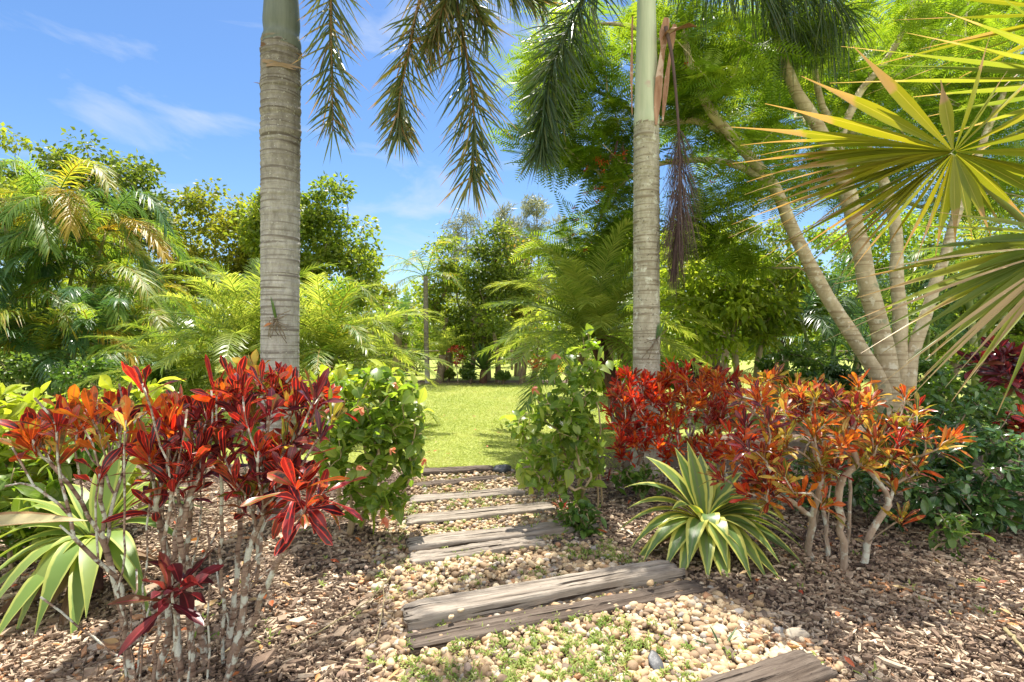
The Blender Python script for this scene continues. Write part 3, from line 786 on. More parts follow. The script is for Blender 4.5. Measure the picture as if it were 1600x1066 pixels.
# ================================================================== NEAR PLANTS
def rosette(mb, tip, axis, n, L, Wd, prof=CROT, open_=(14, 88), rnd=None, bend=.12, wav=.32, spread=.05, grav=.05):
    axis = nrm(axis); ref = A(1, 0, 0) if abs(axis[0]) < .8 else A(0, 1, 0)
    a1 = nrm(np.cross(axis, ref)); a2 = np.cross(axis, a1)
    i = np.arange(n); t = (i + .5) / n
    az = i * 2.39996 + U(0, 6.28); pol = np.radians(open_[0] + (open_[1] - open_[0]) * t ** .9 + rng.normal(0, 7, n))
    rad = a1[None] * np.cos(az)[:, None] + a2[None] * np.sin(az)[:, None]
    D = axis[None] * np.cos(pol)[:, None] + rad * np.sin(pol)[:, None]
    N = nrm(axis[None] * np.sin(pol)[:, None] - rad * np.cos(pol)[:, None])
    P = np.asarray(tip)[None] - axis[None] * (t * spread)[:, None] + rad * .004
    r = rng.random(n) if rnd is None else np.clip(rnd + rng.normal(0, .2, n), 0, 1)
    blades(mb, P, D, N, L * np.interp(t, [0, .25, 1], [.6, 1.0, .9]) * U(.6, 1.25, n), Wd * U(.8, 1.2, n), prof, bend=bend + rng.normal(0, .17, n), grav=grav + np.abs(rng.normal(0, .12, n)) * t, fold=.25, rnd=r, wav=wav * U(.3, 1.5, n), twist=rng.normal(0, .7, n))

def croton(name, label, bases, tips, mat, stem, L, Wd, per, rt=.0045, rb=.016, seg=.07, wig=.006, rnds=None, group=None, bare=(), open_=(14, 88), cat='croton', mats=None, upb=.5, kb=.66):
    root = thing(name, label, cat, np.mean([b for b in bases], axis=0), group)
    tips = np.asarray(tips, float); bases = [np.asarray(b, float) for b in bases]
    bare = np.asarray(bare, float).reshape(-1, 3)
    allp = np.vstack([tips, bare]); nt = len(tips)
    cen = allp.mean(0)
    own = np.array([int(np.argmin([np.linalg.norm((b - p)[:2] * A(1, .6)) for b in bases])) for p in allp])
    dirs = np.zeros((len(allp), 3))
    for bi, b in enumerate(bases):
        sel = np.where(own == bi)[0]
        if not len(sel): continue
        tgt = allp[sel].mean(0)
        mid = b + (tgt - b) * A(.14, .14, .14)
        tr = smooth_line([b, (b + mid) / 2 + A(U(-.015, .015), U(-.015, .015), 0), mid], 5)
        ch, dr = grow([tr], allp[sel], rt, rb, seg=seg, wig=wig, kz=.5, curve=.18, kb=kb)
        dirs[sel] = dr
        mb = MB()
        for p, r in ch: tube(mb, p, np.maximum(r, rt), 7)
        mb.build('stem', M[stem], root)
    for i in range(nt):
        mb = MB(); ax = nrm(dirs[i] * .7 + UP * upb + rng.normal(0, .2, 3))
        m = mat if mats is None else mats[i]
        rosette(mb, tips[i], ax, int(per * U(.75, 1.25)), L * U(.85, 1.15), Wd * U(.9, 1.1), rnd=None if rnds is None else rnds[i], open_=open_)
        mb.build('leaf_rosette', M[m], root)
    return root

def ellips_tips(n, c, r, lo=.45):
    d = rdir(n); return np.asarray(c) + d * (U(lo, 1, n) ** .6)[:, None] * np.asarray(r)

# front left: orange croton and the dark red one beside it
PX = lambda L_: np.array([W(*p) for p in L_])
tips_o = PX([(88, 668, 2.0), (112, 640, 2.2), (142, 652, 2.05), (172, 632, 2.25), (196, 655, 2.0), (158, 690, 2.1), (222, 600, 1.95), (262, 668, 2.1), (128, 690, 2.3), (205, 700, 2.3), (60, 690, 2.15), (235, 640, 2.3), (182, 668, 2.4)])
bare_o = PX([(54, 622, 1.95), (186, 600, 2.1), (150, 610, 2.15), (292, 640, 2.1), (20, 700, 2.0), (330, 610, 2.2), (8, 760, 1.9), (100, 770, 2.0), (160, 745, 2.1)])
xt = np.vstack([ellips_tips(6, W(150, 675, 2.15), A(.26, .2, .12), .1), ellips_tips(6, W(80, 690, 2.1), A(.14, .15, .10), .1), ellips_tips(5, W(215, 720, 2.1), A(.14, .15, .10), .1)]); tips_o = np.vstack([tips_o, xt])
xb = np.column_stack([U(-1.95, -1.2, 14), U(1.9, 2.4, 14), U(.35, .95, 14)]); bare_o = np.vstack([bare_o, xb])
mo = [['croton_orange', 'croton_orange', 'croton_red', 'croton_mixed'][int(rng.integers(4))] for _ in tips_o]
croton('croton_shrub', 'leggy orange leaved croton with bare sticks at the front left', [A(-1.48, 2.04, 0), A(-1.40, 2.0, 0), A(-1.55, 2.1, 0), A(-1.44, 2.1, 0), A(-1.50, 1.98, 0)], tips_o, 'croton_orange', 'croton_stem', .14, .038, 7, rt=.004, kb=.9, rb=.014, bare=bare_o, open_=(4, 58), mats=mo)
tips_r = PX([(232, 708, 2.0), (262, 690, 2.15), (300, 645, 2.3), (338, 612, 2.2), (372, 600, 2.35), (408, 596, 2.3), (425, 640, 2.2), (452, 622, 2.35), (492, 622, 2.2), (520, 648, 2.25), (500, 680, 2.15), (385, 662, 2.1), (342, 690, 2.15), (404, 702, 2.1), (446, 690, 2.2), (300, 722, 2.05), (345, 735, 2.2),
             (268, 762, 2.0), (242, 790, 2.1), (312, 690, 2.5), (365, 640, 2.55), (440, 600, 2.5), (470, 660, 2.45), (330, 660, 2.5), (395, 740, 2.25), (448, 735, 2.1), (285, 640, 2.55), (510, 625, 2.4), (475, 700, 2.4), (420, 720, 2.5), (380, 620, 2.15), (360, 690, 2.4), (250, 740, 2.3)])
xt = np.vstack([ellips_tips(22, W(420, 630, 2.4), A(.34, .22, .16), .2), ellips_tips(12, W(330, 690, 2.2), A(.26, .2, .16), .2), ellips_tips(8, W(440, 720, 2.2), A(.16, .15, .10), .2), ellips_tips(9, W(300, 760, 2.15), A(.28, .2, .12), .2), ellips_tips(7, W(400, 770, 2.3), A(.25, .15, .10), .2)])
tips_r = np.vstack([tips_r, xt])
xb = np.column_stack([U(-1.5, -.95, 16), U(1.95, 2.5, 16), U(.3, .9, 16)])
mr_ = [['croton_red', 'croton_red', 'croton_red', 'croton_maroon', 'croton_scarlet', 'croton_maroon', 'croton_red', 'croton_green'][int(rng.integers(8))] for _ in tips_r]
croton('croton_shrub', 'dark red croton with lichen spotted stems at the front left', [A(-1.30, 2.08, 0), A(-1.24, 2.2, 0), A(-1.22, 2.06, 0), A(-1.33, 2.2, 0), A(-1.27, 2.0, 0), A(-1.18, 2.14, 0), A(-1.28, 2.3, 0), A(-1.36, 2.1, 0)], tips_r, 'croton_red', 'croton_stem', .145, .031, 9, rt=.004, kb=.9, rb=.015, open_=(4, 60), mats=mr_, bare=xb)
croton('croton_shrub', 'low maroon croton rosette drooping beside the left mulch', [A(-1.16, 2.05, 0)], PX([(478, 792, 1.95), (462, 760, 2.0), (500, 772, 2.05)]), 'croton_red', 'croton_stem', .19, .042, 11, rb=.012, open_=(20, 125), upb=.9)
croton('croton_shrub', 'lowest dark maroon croton rosette near the bottom left stems', [A(-1.24, 1.92, 0)], PX([(268, 930, 1.8), (285, 905, 1.85)]), 'croton_maroon', 'croton_stem', .15, .042, 11, rb=.010, open_=(25, 115), upb=.9)

# right: big orange and green croton
base_R = G(1322, 888)
tr_ = []
for px, py, dd, rx, ry, rd, k in [(1210, 625, 3.25, 60, 38, .28, 18), (1300, 625, 3.3, 80, 35, .35, 22), (1390, 645, 3.2, 60, 42, .3, 16), (1180, 700, 3.05, 45, 50, .25, 15), (1265, 690, 3.1, 70, 42, .3, 11), (1150, 740, 3.1, 40, 40, .2, 8), (1230, 650, 2.95, 70, 40, .15, 10), (1340, 690, 3.0, 80, 40, .2, 12), (1180, 760, 3.0, 40, 30, .15, 8), (1400, 735, 3.1, 50, 40, .2, 9), (1250, 740, 3.0, 60, 30, .2, 7)]:
    tr_.append(ellips_tips(k, W(px, py, dd), A(rx * dd / F, rd, ry * dd / F)))
tr_ = np.vstack(tr_ + [PX([(1487, 686, 3.0), (1470, 700, 2.95), (1240, 770, 2.75), (1290, 790, 2.8), (1225, 745, 2.7), (1410, 810, 2.85), (1165, 700, 2.7), (1200, 660, 2.75), (1160, 620, 2.9)])])
ms = [['croton_mixed', 'croton_mixed', 'croton_mixed', 'croton_orange', 'croton_red', 'croton_maroon', 'croton_green'][int(rng.integers(7))] for _ in tr_]
for i, t in enumerate(tr_):
    px = t[0] / t[1] * F + CX
    if px < 1190 and U() < .6: ms[i] = 'croton_maroon' if U() < .3 else 'croton_scarlet'
ms[-9:] = ['croton_orange', 'croton_mixed', 'croton_mixed', 'croton_mixed', 'croton_mixed', 'croton_mixed', 'croton_maroon', 'croton_maroon', 'croton_maroon']
croton('croton_shrub', 'large orange and green croton on forked pale stems in the right bed', [base_R, base_R + A(-.09, .04, 0), base_R + A(.06, .06, 0), base_R + A(-.04, .12, 0), base_R + A(-.14, .1, 0), base_R + A(.1, .0, 0), base_R + A(-.05, -.05, 0)], tr_, 'croton_mixed', 'croton_stem_pale', .12, .025, 12, rt=.0042, rb=.021, wig=.008, kb=.5, mats=ms, seg=.09, open_=(6, 64))

# the scarlet bank behind the agave
def bank(label, cx, n, bx, mats_, px_w=60, L=.10):
    n = int(n * 1.5)
    t = np.vstack([ellips_tips(n, W(cx, 622, 4.7), A(px_w * 4.7 / F, .32, 50 * 4.7 / F), .3), ellips_tips(n // 3, W(cx - 10, 690, 4.5), A(px_w * 4.5 / F, .2, 35 * 4.5 / F), .3)])
    croton('croton_shrub', label, [A(bx - .12, 4.75, 0), A(bx + .1, 4.8, 0), A(bx, 4.65, 0)], t, 'croton_scarlet', 'croton_stem', L * 1.15, .022, 13, rt=.004, rb=.016, mats=[mats_[int(rng.integers(len(mats_)))] for _ in t], open_=(4, 50), group='scarlet crotons behind the agave')
bank('crimson croton at the left end of the scarlet bank beside the right hibiscus', 985, 36, 1.15, ['croton_scarlet', 'croton_scarlet', 'croton_red'], 45)
bank('scarlet croton with yellow new leaves in front of the right palm trunk', 1055, 42, 1.55, ['croton_scarlet', 'croton_scarlet', 'croton_orange'], 50)
bank('scarlet croton behind the agave, between the palm and the big orange croton', 1120, 32, 1.95, ['croton_scarlet', 'croton_scarlet', 'croton_orange', 'croton_red'], 40)
t = ellips_tips(16, W(1095, 592, 6.0), A(.42, .3, .16), .2)
croton('croton_shrub', 'dark maroon croton just behind the scarlet bank', [A(2.1, 6.0, 0), A(2.3, 6.1, 0)], t, 'croton_maroon', 'croton_stem', .15, .04, 12, rb=.016)
t = ellips_tips(16, W(1585, 575, 4.7), A(.28, .25, .24), .2)
croton('cordyline', 'dark maroon cordyline at the right edge above the green shrubs', [A(4.75, 4.75, 0), A(4.9, 4.9, 0)], t, 'croton_maroon', 'croton_stem', .2, .06, 11, rb=.016, cat='cordyline')
t = ellips_tips(7, W(1600, 660, 4.0), A(.14, .2, .12), .2)
croton('cordyline', 'small red edged cordyline low on the right edge', [A(4.05, 4.0, 0)], t, 'croton_red', 'croton_stem', .15, .05, 9, rb=.012, cat='cordyline')

# --- agaves with variegated strap leaves
def agave(label, c, leaves, mat, dead=0, deadr=.4, group=None, ws=1.0, gs=1.0):
    c = np.asarray(c, float)
    root = thing('agave', label, 'agave', A(c[0], c[1], 0), group)
    for az, el, L, g, w in leaves:
        a, e = math.radians(az), math.radians(el)
        D = A(math.cos(a) * math.cos(e), math.sin(a) * math.cos(e), math.sin(e)).reshape(1, 3)
        N = nrm(UP - D * D[0, 2]) if abs(D[0, 2]) < .99 else A(1, 0, 0).reshape(1, 3)
        mb = MB()
        blades(mb, (c + D[0] * .03).reshape(1, 3), D, N, L * 1.06, w * 1.85 * ws * U(.85, 1.1), [.30, .32, .40, .5, .52, .5, .45, .36, .24, .12, .01], bend=U(.0, .08), grav=g * 1.15 * gs + .04, fold=.26, twist=U(-.35, .35), across=3)
        mb.build('leaf', M[mat], root)
    mb = MB(); tube(mb, [A(c[0], c[1], 0), c + A(0, 0, .04)], [.035, .03], 10); mb.build('stem', M['hairy'], root)
    if dead:
        mb = MB(); n = dead; a = U(0, 6.28, n)
        D = np.column_stack([np.cos(a), np.sin(a), U(-.3, .2, n)])
        blades(mb, c - UP * .08 + D * .04, D, nrm(UP + rng.normal(0, .3, (n, 3))), U(.3, deadr, n), U(.04, .07, n), STRAP, bend=U(-.1, .3, n), grav=U(.2, .5, n), fold=.9, wav=.4, twist=rng.normal(0, 1.5, n))
        mb.build('dead_leaf', M['dead'], root)
cR = W(1100, 818, 3.45)
AW = 1.0
lv = [(100, 72, .60, .12, .075), (75, 64, .54, .15, .07), (140, 58, .66, .22, .075), (118, 66, .58, .14, .07), (160, 50, .70, .40, .07), (60, 56, .56, .2, .065), (30, 52, .58, .25, .07), (172, 42, .60, .45, .065), (-178, 35, .62, .5, .06), (-165, 30, .55, .55, .06),
      (-150, 28, .55, .55, .065), (-135, 20, .5, .5, .065), (-120, 32, .55, .55, .07), (-108, 18, .45, .55, .07), (-92, 40, .46, .75, .075), (-80, 30, .5, .62, .085), (-68, 22, .48, .55, .08), (-55, 35, .55, .6, .07), (-42, 28, .60, .5, .075), (-30, 30, .62, .5, .065),
      (-18, 35, .62, .5, .065), (-5, 38, .64, .5, .065), (10, 40, .62, .48, .065), (22, 45, .6, .4, .06), (88, 60, .5, .2, .06), (-100, 55, .40, .8, .07), (-125, 8, .5, .35, .07), (-60, 6, .5, .35, .07), (-95, 4, .45, .4, .07), (-20, 10, .55, .4, .07), (-160, 8, .52, .4, .06), (-40, 55, .45, .3, .06), (-10, 56, .5, .3, .06), (-140, 50, .5, .35, .06)]
agave('variegated green agave with yellow margins beside the front sleeper', cR, lv, 'agave', dead=6, deadr=.4)
cL = W(150, 845, 2.85)
lv = [(90, 75, .6, .05, .075), (60, 68, .58, .1, .075), (120, 65, .58, .1, .08), (30, 60, .6, .2, .07), (10, 45, .7, .3, .07), (-5, 40, .62, .4, .065), (150, 55, .62, .25, .075), (172, 45, .7, .35, .08), (-175, 35, .68, .4, .085), (-160, 30, .6, .5, .085),
      (-135, 28, .55, .55, .08), (-112, 32, .52, .62, .085), (-95, 40, .5, .78, .085), (-78, 30, .5, .62, .08), (-55, 28, .5, .5, .07), (-30, 35, .55, .45, .07), (-150, 55, .55, .2, .08), (45, 50, .65, .3, .065), (20, 62, .55, .1, .065), (160, 30, .65, .4, .08), (-95, 8, .5, .4, .08), (-130, 8, .52, .4, .08), (-60, 6, .5, .4, .08), (-165, 8, .58, .35, .08), (-30, 8, .55, .35, .07), (90, 62, .68, .15, .07), (70, 52, .66, .25, .07)]
agave('pale lime variegated agave behind the bare croton stems', cL, lv, 'agave_pale', dead=14, deadr=.55, ws=.72, gs=1.35)
cL2 = W(-235, 880, 1.75)
agave('straw edged agave whose blade reaches in from the left frame edge', cL2, [(0, 22, .78, .1, .075), (-12, 30, .6, .25, .07), (20, 55, .55, .2, .07), (60, 60, .55, .2, .07), (120, 50, .55, .3, .07), (180, 40, .55, .4, .07), (-90, 40, .5, .4, .07), (-140, 40, .5, .4, .07), (90, 80, .5, .1, .07)], 'dry_blade')

# --- leafy shrubs
def shrub(name, label, bases, crowns, mat, stem, ntip, per, L, Wd, prof=OVAL, rt=.003, rb=.016, cat='shrub', flowers=(), along=.14, group=None, el=.4, seg=.08, kz=.8, rows=None, fan=None, wig=.012, droop=.2, fmat='petal'):
    bases = [np.asarray(b, float) for b in bases]
    root = thing(name, label, cat, np.mean(bases, axis=0), group)
    cs = [(W(c[0], c[1], c[2]), A(c[3] * c[2] / F, (c[3] + c[4]) * .45 * c[2] / F, c[4] * c[2] / F)) for c in crowns]
    tips, _ = blob_points(cs, ntip); tips[:, 2] = np.maximum(tips[:, 2], .08)
    own = np.array([int(np.argmin([np.linalg.norm((b - p)[:2]) for b in bases])) for p in tips])
    dirs = np.zeros_like(tips)
    for bi, b in enumerate(bases):
        sel = np.where(own == bi)[0]
        if not len(sel): continue
        tgt = tips[sel].mean(0); mid = b + (tgt - b) * A(.3, .3, .35)
        ch, dr = grow([smooth_line([b, (b + mid) / 2 + A(U(-.02, .02), 0, 0), mid], 5)], tips[sel], rt, rb, seg=seg, wig=wig, kz=kz)
        dirs[sel] = dr; mb = MB()
        for p, r in ch: tube(mb, p, r, 5)
        mb.build('stem', M[stem], root)
    n = ntip * per; ti = np.repeat(np.arange(ntip), per)
    t = rng.random(n)
    P = tips[ti] - dirs[ti] * (t * along)[:, None] + rng.normal(0, L * .15, (n, 3))
    D = nrm(dirs[ti] * .35 + rdir(n) * .9 + UP * el * .3 - UP * droop * t[:, None])
    N = nrm(UP + rng.normal(0, .45, (n, 3)))
    cb = U(-.2, .2, ntip)
    mb = MB()
    sz = np.clip(np.exp(rng.normal(-.12, .38, n)), .35, 1.7)
    blades(mb, P, D, N, L * sz, Wd * sz * U(.8, 1.15, n), prof, bend=U(-.1, .45, n), grav=U(0, .35, n), fold=.25, rnd=np.clip(U(.05, .95, n) + cb[ti], 0, 1), wav=.08)
    mb.build('foliage', M[mat], root)
    for fx, fy, fd, fs in flowers:
        p = W(fx, fy, fd); mb = MB(); k = 5; ax = nrm(A(U(-.6, .6), -.5, U(-.6, .2)))
        rosette(mb, p, ax, 6, fs, fs * .42, OBOV, (10, 38), wav=.3, spread=.004); mb.build('flower', M[fmat], root)
    return root
shrub('hibiscus_shrub', 'bright green hibiscus with salmon flowers on the left of the path', [A(-1.17, 3.67, 0), A(-1.12, 3.75, 0)],
      [(580, 615, 3.7, 75, 45), (615, 670, 3.65, 50, 65), (550, 700, 3.6, 60, 60), (595, 755, 3.55, 52, 50), (640, 700, 3.7, 28, 35)], 'hibiscus', 'hib_stem', 170, 8, .085, .058, rt=.0028, rb=.026,
      flowers=[(567, 637, 3.35, .06), (563, 728, 3.3, .06), (602, 808, 3.3, .06), (663, 716, 3.6, .055), (610, 702, 3.35, .04), (618, 598, 3.6, .045)], along=.18)
shrub('leafy_shrub', 'lime leaved shrub between the dark red croton and the left palm', [A(-1.35, 4.0, 0), A(-1.15, 4.1, 0)], [(525, 595, 3.9, 55, 22), (590, 592, 4.0, 40, 20), (530, 640, 4.0, 40, 40)], 'hibiscus_bright', 'hib_stem', 70, 9, .085, .055, rb=.018)
shrub('hibiscus_shrub', 'tall open green hibiscus on the right of the path', [A(.70, 4.15, 0), A(.60, 4.1, 0), A(.76, 4.3, 0)],
      [(895, 575, 4.2, 45, 40), (880, 630, 4.1, 65, 40), (860, 690, 4.0, 55, 50), (905, 680, 4.1, 40, 50), (915, 540, 4.3, 22, 30), (850, 730, 3.9, 40, 28), (895, 755, 3.9, 35, 30), (830, 670, 4.0, 28, 40)], 'hibiscus', 'hib_stem', 165, 7, .082, .052, rt=.0028, rb=.02,
      flowers=[(832, 606, 4.0, .06), (868, 553, 4.2, .06)], fmat='petal', along=.2)
shrub('glossy_shrub', 'glossy dark green shrub behind the big orange croton', [A(2.75, 3.75, 0), A(2.95, 3.8, 0)], [(1400, 760, 3.8, 75, 60), (1450, 700, 3.9, 60, 50), (1380, 700, 4.0, 60, 45)], 'glossy', 'bark', 130, 11, .065, .032, OBOV, rb=.014, el=.9, along=.06)
shrub('glossy_shrub', 'glossy dark green shrub at the right frame edge with lighter new tips', [A(3.3, 3.7, 0), A(3.6, 3.8, 0)], [(1540, 740, 3.75, 80, 75), (1500, 790, 3.6, 65, 45), (1590, 800, 3.7, 50, 40), (1530, 660, 4.1, 60, 35)], 'glossy', 'bark', 190, 11, .068, .034, OBOV, rb=.014, el=.9, along=.06)
shrub('glossy_shrub', 'lower dark shrub under the agave side of the orange croton', [A(2.3, 3.85, 0)], [(1290, 745, 4.1, 70, 50), (1230, 770, 4.0, 40, 35)], 'glossy', 'bark', 80, 10, .06, .03, OBOV, rb=.012, el=.9, along=.06)
shrub('low_shrub', 'bright green leafy plant behind the glossy shrub by the poinciana', [A(5.0, 5.8, 0), A(5.5, 6.0, 0), A(4.6, 5.7, 0)], [(1530, 590, 5.8, 60, 35), (1500, 625, 5.4, 70, 30), (1450, 640, 5.3, 60, 30), (1570, 630, 5.6, 50, 30)], 'ground_cover', 'bark', 150, 10, .085, .045, rb=.01, el=.6)
for k, (px, py, d, lab) in enumerate([(30, 660, 3.3, 'large leaved pale green plant at the left frame edge behind the orange croton'), (110, 690, 3.4, 'large leaved lime plant between the orange croton and the left agave'), (180, 640, 3.9, 'lime leafed plant seen through the orange croton sticks'), (20, 760, 3.1, 'darker broad leaved plant low at the left edge above the agave')]):
    c = W(px, py, d)
    shrub('leafy_plant', lab, [A(c[0], c[1], 0), A(c[0] + .1, c[1] + .1, 0)], [(px, py, d, 75, 55), (px + 10, py + 60, d, 70, 45)], 'hibiscus_bright' if k in (0, 2) else 'hibiscus', 'hib_stem', 52, 8, .115, .058, rb=.012, rt=.003, el=.7)
for k, (px, py, d, lab) in enumerate([(270, 640, 4.6, 'low green shrub between the orange and red crotons, further back'), (1000, 745, 4.4, 'small green plant at the foot of the scarlet crotons'), (905, 810, 3.7, 'small mixed seedlings clump at the foot of the right hibiscus')]):
    c = W(px, py, d)
    shrub('low_shrub', lab, [A(c[0], c[1], 0)], [(px, py, d, 60 if k == 0 else 38, 40 if k == 0 else 22)], 'ground_cover', 'hib_stem', 40, 8, .06, .03, rb=.01)
shrub('seedling_shrub', 'bright seedling cluster at the front edge of the glossy shrub', [A(2.75, 3.35, 0)], [(1490, 825, 3.35, 40, 28)], 'ground_cover', 'hib_stem', 22, 8, .05, .026, OBOV, rb=.006)

# strap leaved clumps and seedlings
def strap(name, label, p, n, L, w, mat, el=(25, 80), grav=.2, cat='plant', group=None):
    p = np.asarray(p, float); root_mb = MB(); a = np.arange(n) * 2.4 + U(0, 6); e = np.radians(np.linspace(el[1], el[0], n))
    D = np.column_stack([np.cos(a) * np.cos(e), np.sin(a) * np.cos(e), np.sin(e)])
    N = nrm(UP - D * D[:, 2:3]); bad = np.linalg.norm(np.cross(D, N), axis=1) < .1; N[bad] = A(1, 0, 0)
    blades(root_mb, np.repeat(p[None], n, 0) + D * .01, D, N, L * U(.75, 1.15, n), w, STRAP, bend=.05, grav=grav * U(.4, 1.5, n), fold=.3)
    return tag(root_mb.build(name, M[mat], loc=p), label, cat, group)
strap('seedling', 'young bromeliad seedling growing in front of the cracked sleeper', G(832, 836), 6, .13, .016, 'agave', (20, 75), .1)
strap('seedling', 'narrow green seedling at the right end of the cracked sleeper', G(905, 832), 5, .17, .018, 'strap_green', (30, 85), .1)
strap('seedling', 'purple stemmed seedling in the gravel by the lowest sleeper', G(1128, 1020), 4, .15, .012, 'strap_green', (30, 60), .15)
strap('seedling', 'red bromeliad seedling at the foot of the right hibiscus', G(880, 800), 7, .16, .02, 'croton_red', (25, 75), .1)
strap('seedling', 'thin red seedling between the agave and the scarlet crotons', G(950, 752), 6, .14, .015, 'croton_red', (20, 70), .1)
strap('strap_plant', 'dark green dracaena like plant right of the poinciana trunks', A(5.55, 6.5, 0), 26, .75, .08, 'strap_green', (15, 80), .25)
strap('strap_plant', 'dark strap leaved plant at the foot of the poinciana', A(4.75, 6.6, 0), 22, .65, .08, 'strap_green', (15, 80), .25)
for k, (px, py, r_) in enumerate([(1497, 880, .05), (1240, 890, .04), (1210, 860, .05)]):
    strap('seedling', ['tiny green sprout in the mulch in front of the glossy shrub', 'tiny round sprout in the mulch left of the forked croton base', 'small green sprout under the right tip of the agave'][k], G(px, py), 7, r_, .018, 'ground_cover', (10, 60), .1)

# ================================================================== FOXTAIL PALMS
def ring_trunk(mb, x, y, z0, z1, r0, r1, seed, lean=0.0, ring=.032):
    r = np.random.default_rng(seed); rows = int((z1 - z0) / .012); sides = 40
    z = np.linspace(z0, z1, rows); t = (z - z0) / (z1 - z0)
    R = r0 + (r1 - r0) * t + .03 * np.exp(-t * 14)
    step = np.cumsum(r.uniform(.6, 1.5, 400)) * ring * 1.4
    wob = np.convolve(r.normal(0, 1, rows + 60), np.ones(61) / 61, 'valid') * .05
    th = np.arange(sides) / sides * 2 * PI
    tiltp = .02 * np.sin(th + r.uniform(0, 6))           # the leaf scars run a little askew
    zz = z[:, None] + tiltp[None] * (0.5 + t[:, None])
    k = np.searchsorted(step, zz.ravel() - z0 + .2).reshape(zz.shape)
    pos = (zz - z0 + .2 - step[np.clip(k - 1, 0, 399)]) / (step[np.clip(k, 0, 399)] - step[np.clip(k - 1, 0, 399)])
    ridge = r.random(401) ** 2
    fade = np.clip((t - .25) / .5, 0.08, 1)[:, None]
    bump = (.010 * pos * fade) * (.35 + ridge[np.clip(k, 0, 400)])
    cutz = (ridge[np.clip(k, 0, 400)] > .5) & (pos < .16)
    bump = bump - .010 * cutz * fade
    fine = r.normal(0, .0012, zz.shape)
    Rr = R[:, None] * (1 + wob[:, None] * .5) + bump + fine
    V = np.stack([x + lean * t[:, None] + Rr * np.cos(th)[None], y + Rr * np.sin(th)[None], np.broadcast_to(z[:, None], Rr.shape)], -1)
    lf = np.zeros((rows, sides, 3)); lf[..., 0] = t[:, None]; lf[..., 2] = .5
    i = np.arange(rows * sides).reshape(rows, sides); j = np.roll(i, -1, 1)
    mb.add(V, [np.stack([i[:-1], j[:-1], j[1:], i[1:]], -1).reshape(-1, 4)], lf)

def lathe(mb, x, y, prof, sides=32):
    prof = np.array(prof, float); zz = np.linspace(0, len(prof) - 1, len(prof) * 6)
    z = np.interp(zz, range(len(prof)), prof[:, 0]); R = np.interp(zz, range(len(prof)), prof[:, 1])
    R = np.convolve(np.pad(R, 3, mode='edge'), np.ones(7) / 7, 'valid')
    th = np.arange(sides) / sides * 2 * PI
    V = np.stack([x + R[:, None] * np.cos(th), y + R[:, None] * np.sin(th), np.broadcast_to(z[:, None], (len(z), sides))], -1)
    i = np.arange(len(z) * sides).reshape(len(z), sides); j = np.roll(i, -1, 1)
    mb.add(V, [np.stack([i[:-1], j[:-1], j[1:], i[1:]], -1).reshape(-1, 4), i[-1][None]], np.zeros((len(z) * sides, 3)))

def fox_fronds(root, lines, mat, nl=210, ll=.30, lw=.0135, grav=.25):
    for pts, kw in lines:
        mb = MB(); k = dict(nl=nl, ll=ll, lw=lw, ang=(66, 38), vee=0, plume=1.0, grav=grav, start=.12, rw=.018, taper=(.8, 1.0, .6), jit=.34); k.update(kw)
        m = k.pop('mat', mat)
        frond(mb, smooth_line(pts, 40), **k); mb.build('frond', M[m], root)

dl = 4.1; xl = (437 - CX) / F * dl
pl = thing('foxtail_palm', 'left foxtail palm with thick grey ringed trunk rising behind the red croton', 'palm', A(xl, dl, 0))
mb = MB(); ring_trunk(mb, xl, dl, 0, 3.78, .138, .146, 3, lean=.01); mb.build('trunk', M['palm_trunk'], pl)
mb = MB(); lathe(mb, xl + .015, dl, [(3.73, .145), (3.80, .150), (3.85, .128), (3.92, .140), (4.0, .138), (4.2, .122), (4.6, .105), (5.1, .085), (5.25, .05)]); mb.build('crownshaft', M['crownshaft'], pl)
mb = MB()   # torn collar of the last shed sheath
for k in range(9):
    a = U(0, 6.28); P = A(xl + .15 * math.cos(a), dl + .15 * math.sin(a), 3.74 - U(0, .35)).reshape(1, 3)
    blades(mb, P, A(-math.sin(a), math.cos(a), U(-.3, .1)).reshape(1, 3), A(math.cos(a), math.sin(a), 0).reshape(1, 3), U(.10, .24), .03, STRAP, bend=U(.5, .75), fold=.1, wav=.3)
mb.build('torn_sheath', M['dead'], pl)
cl = A(xl, dl, 5.15)
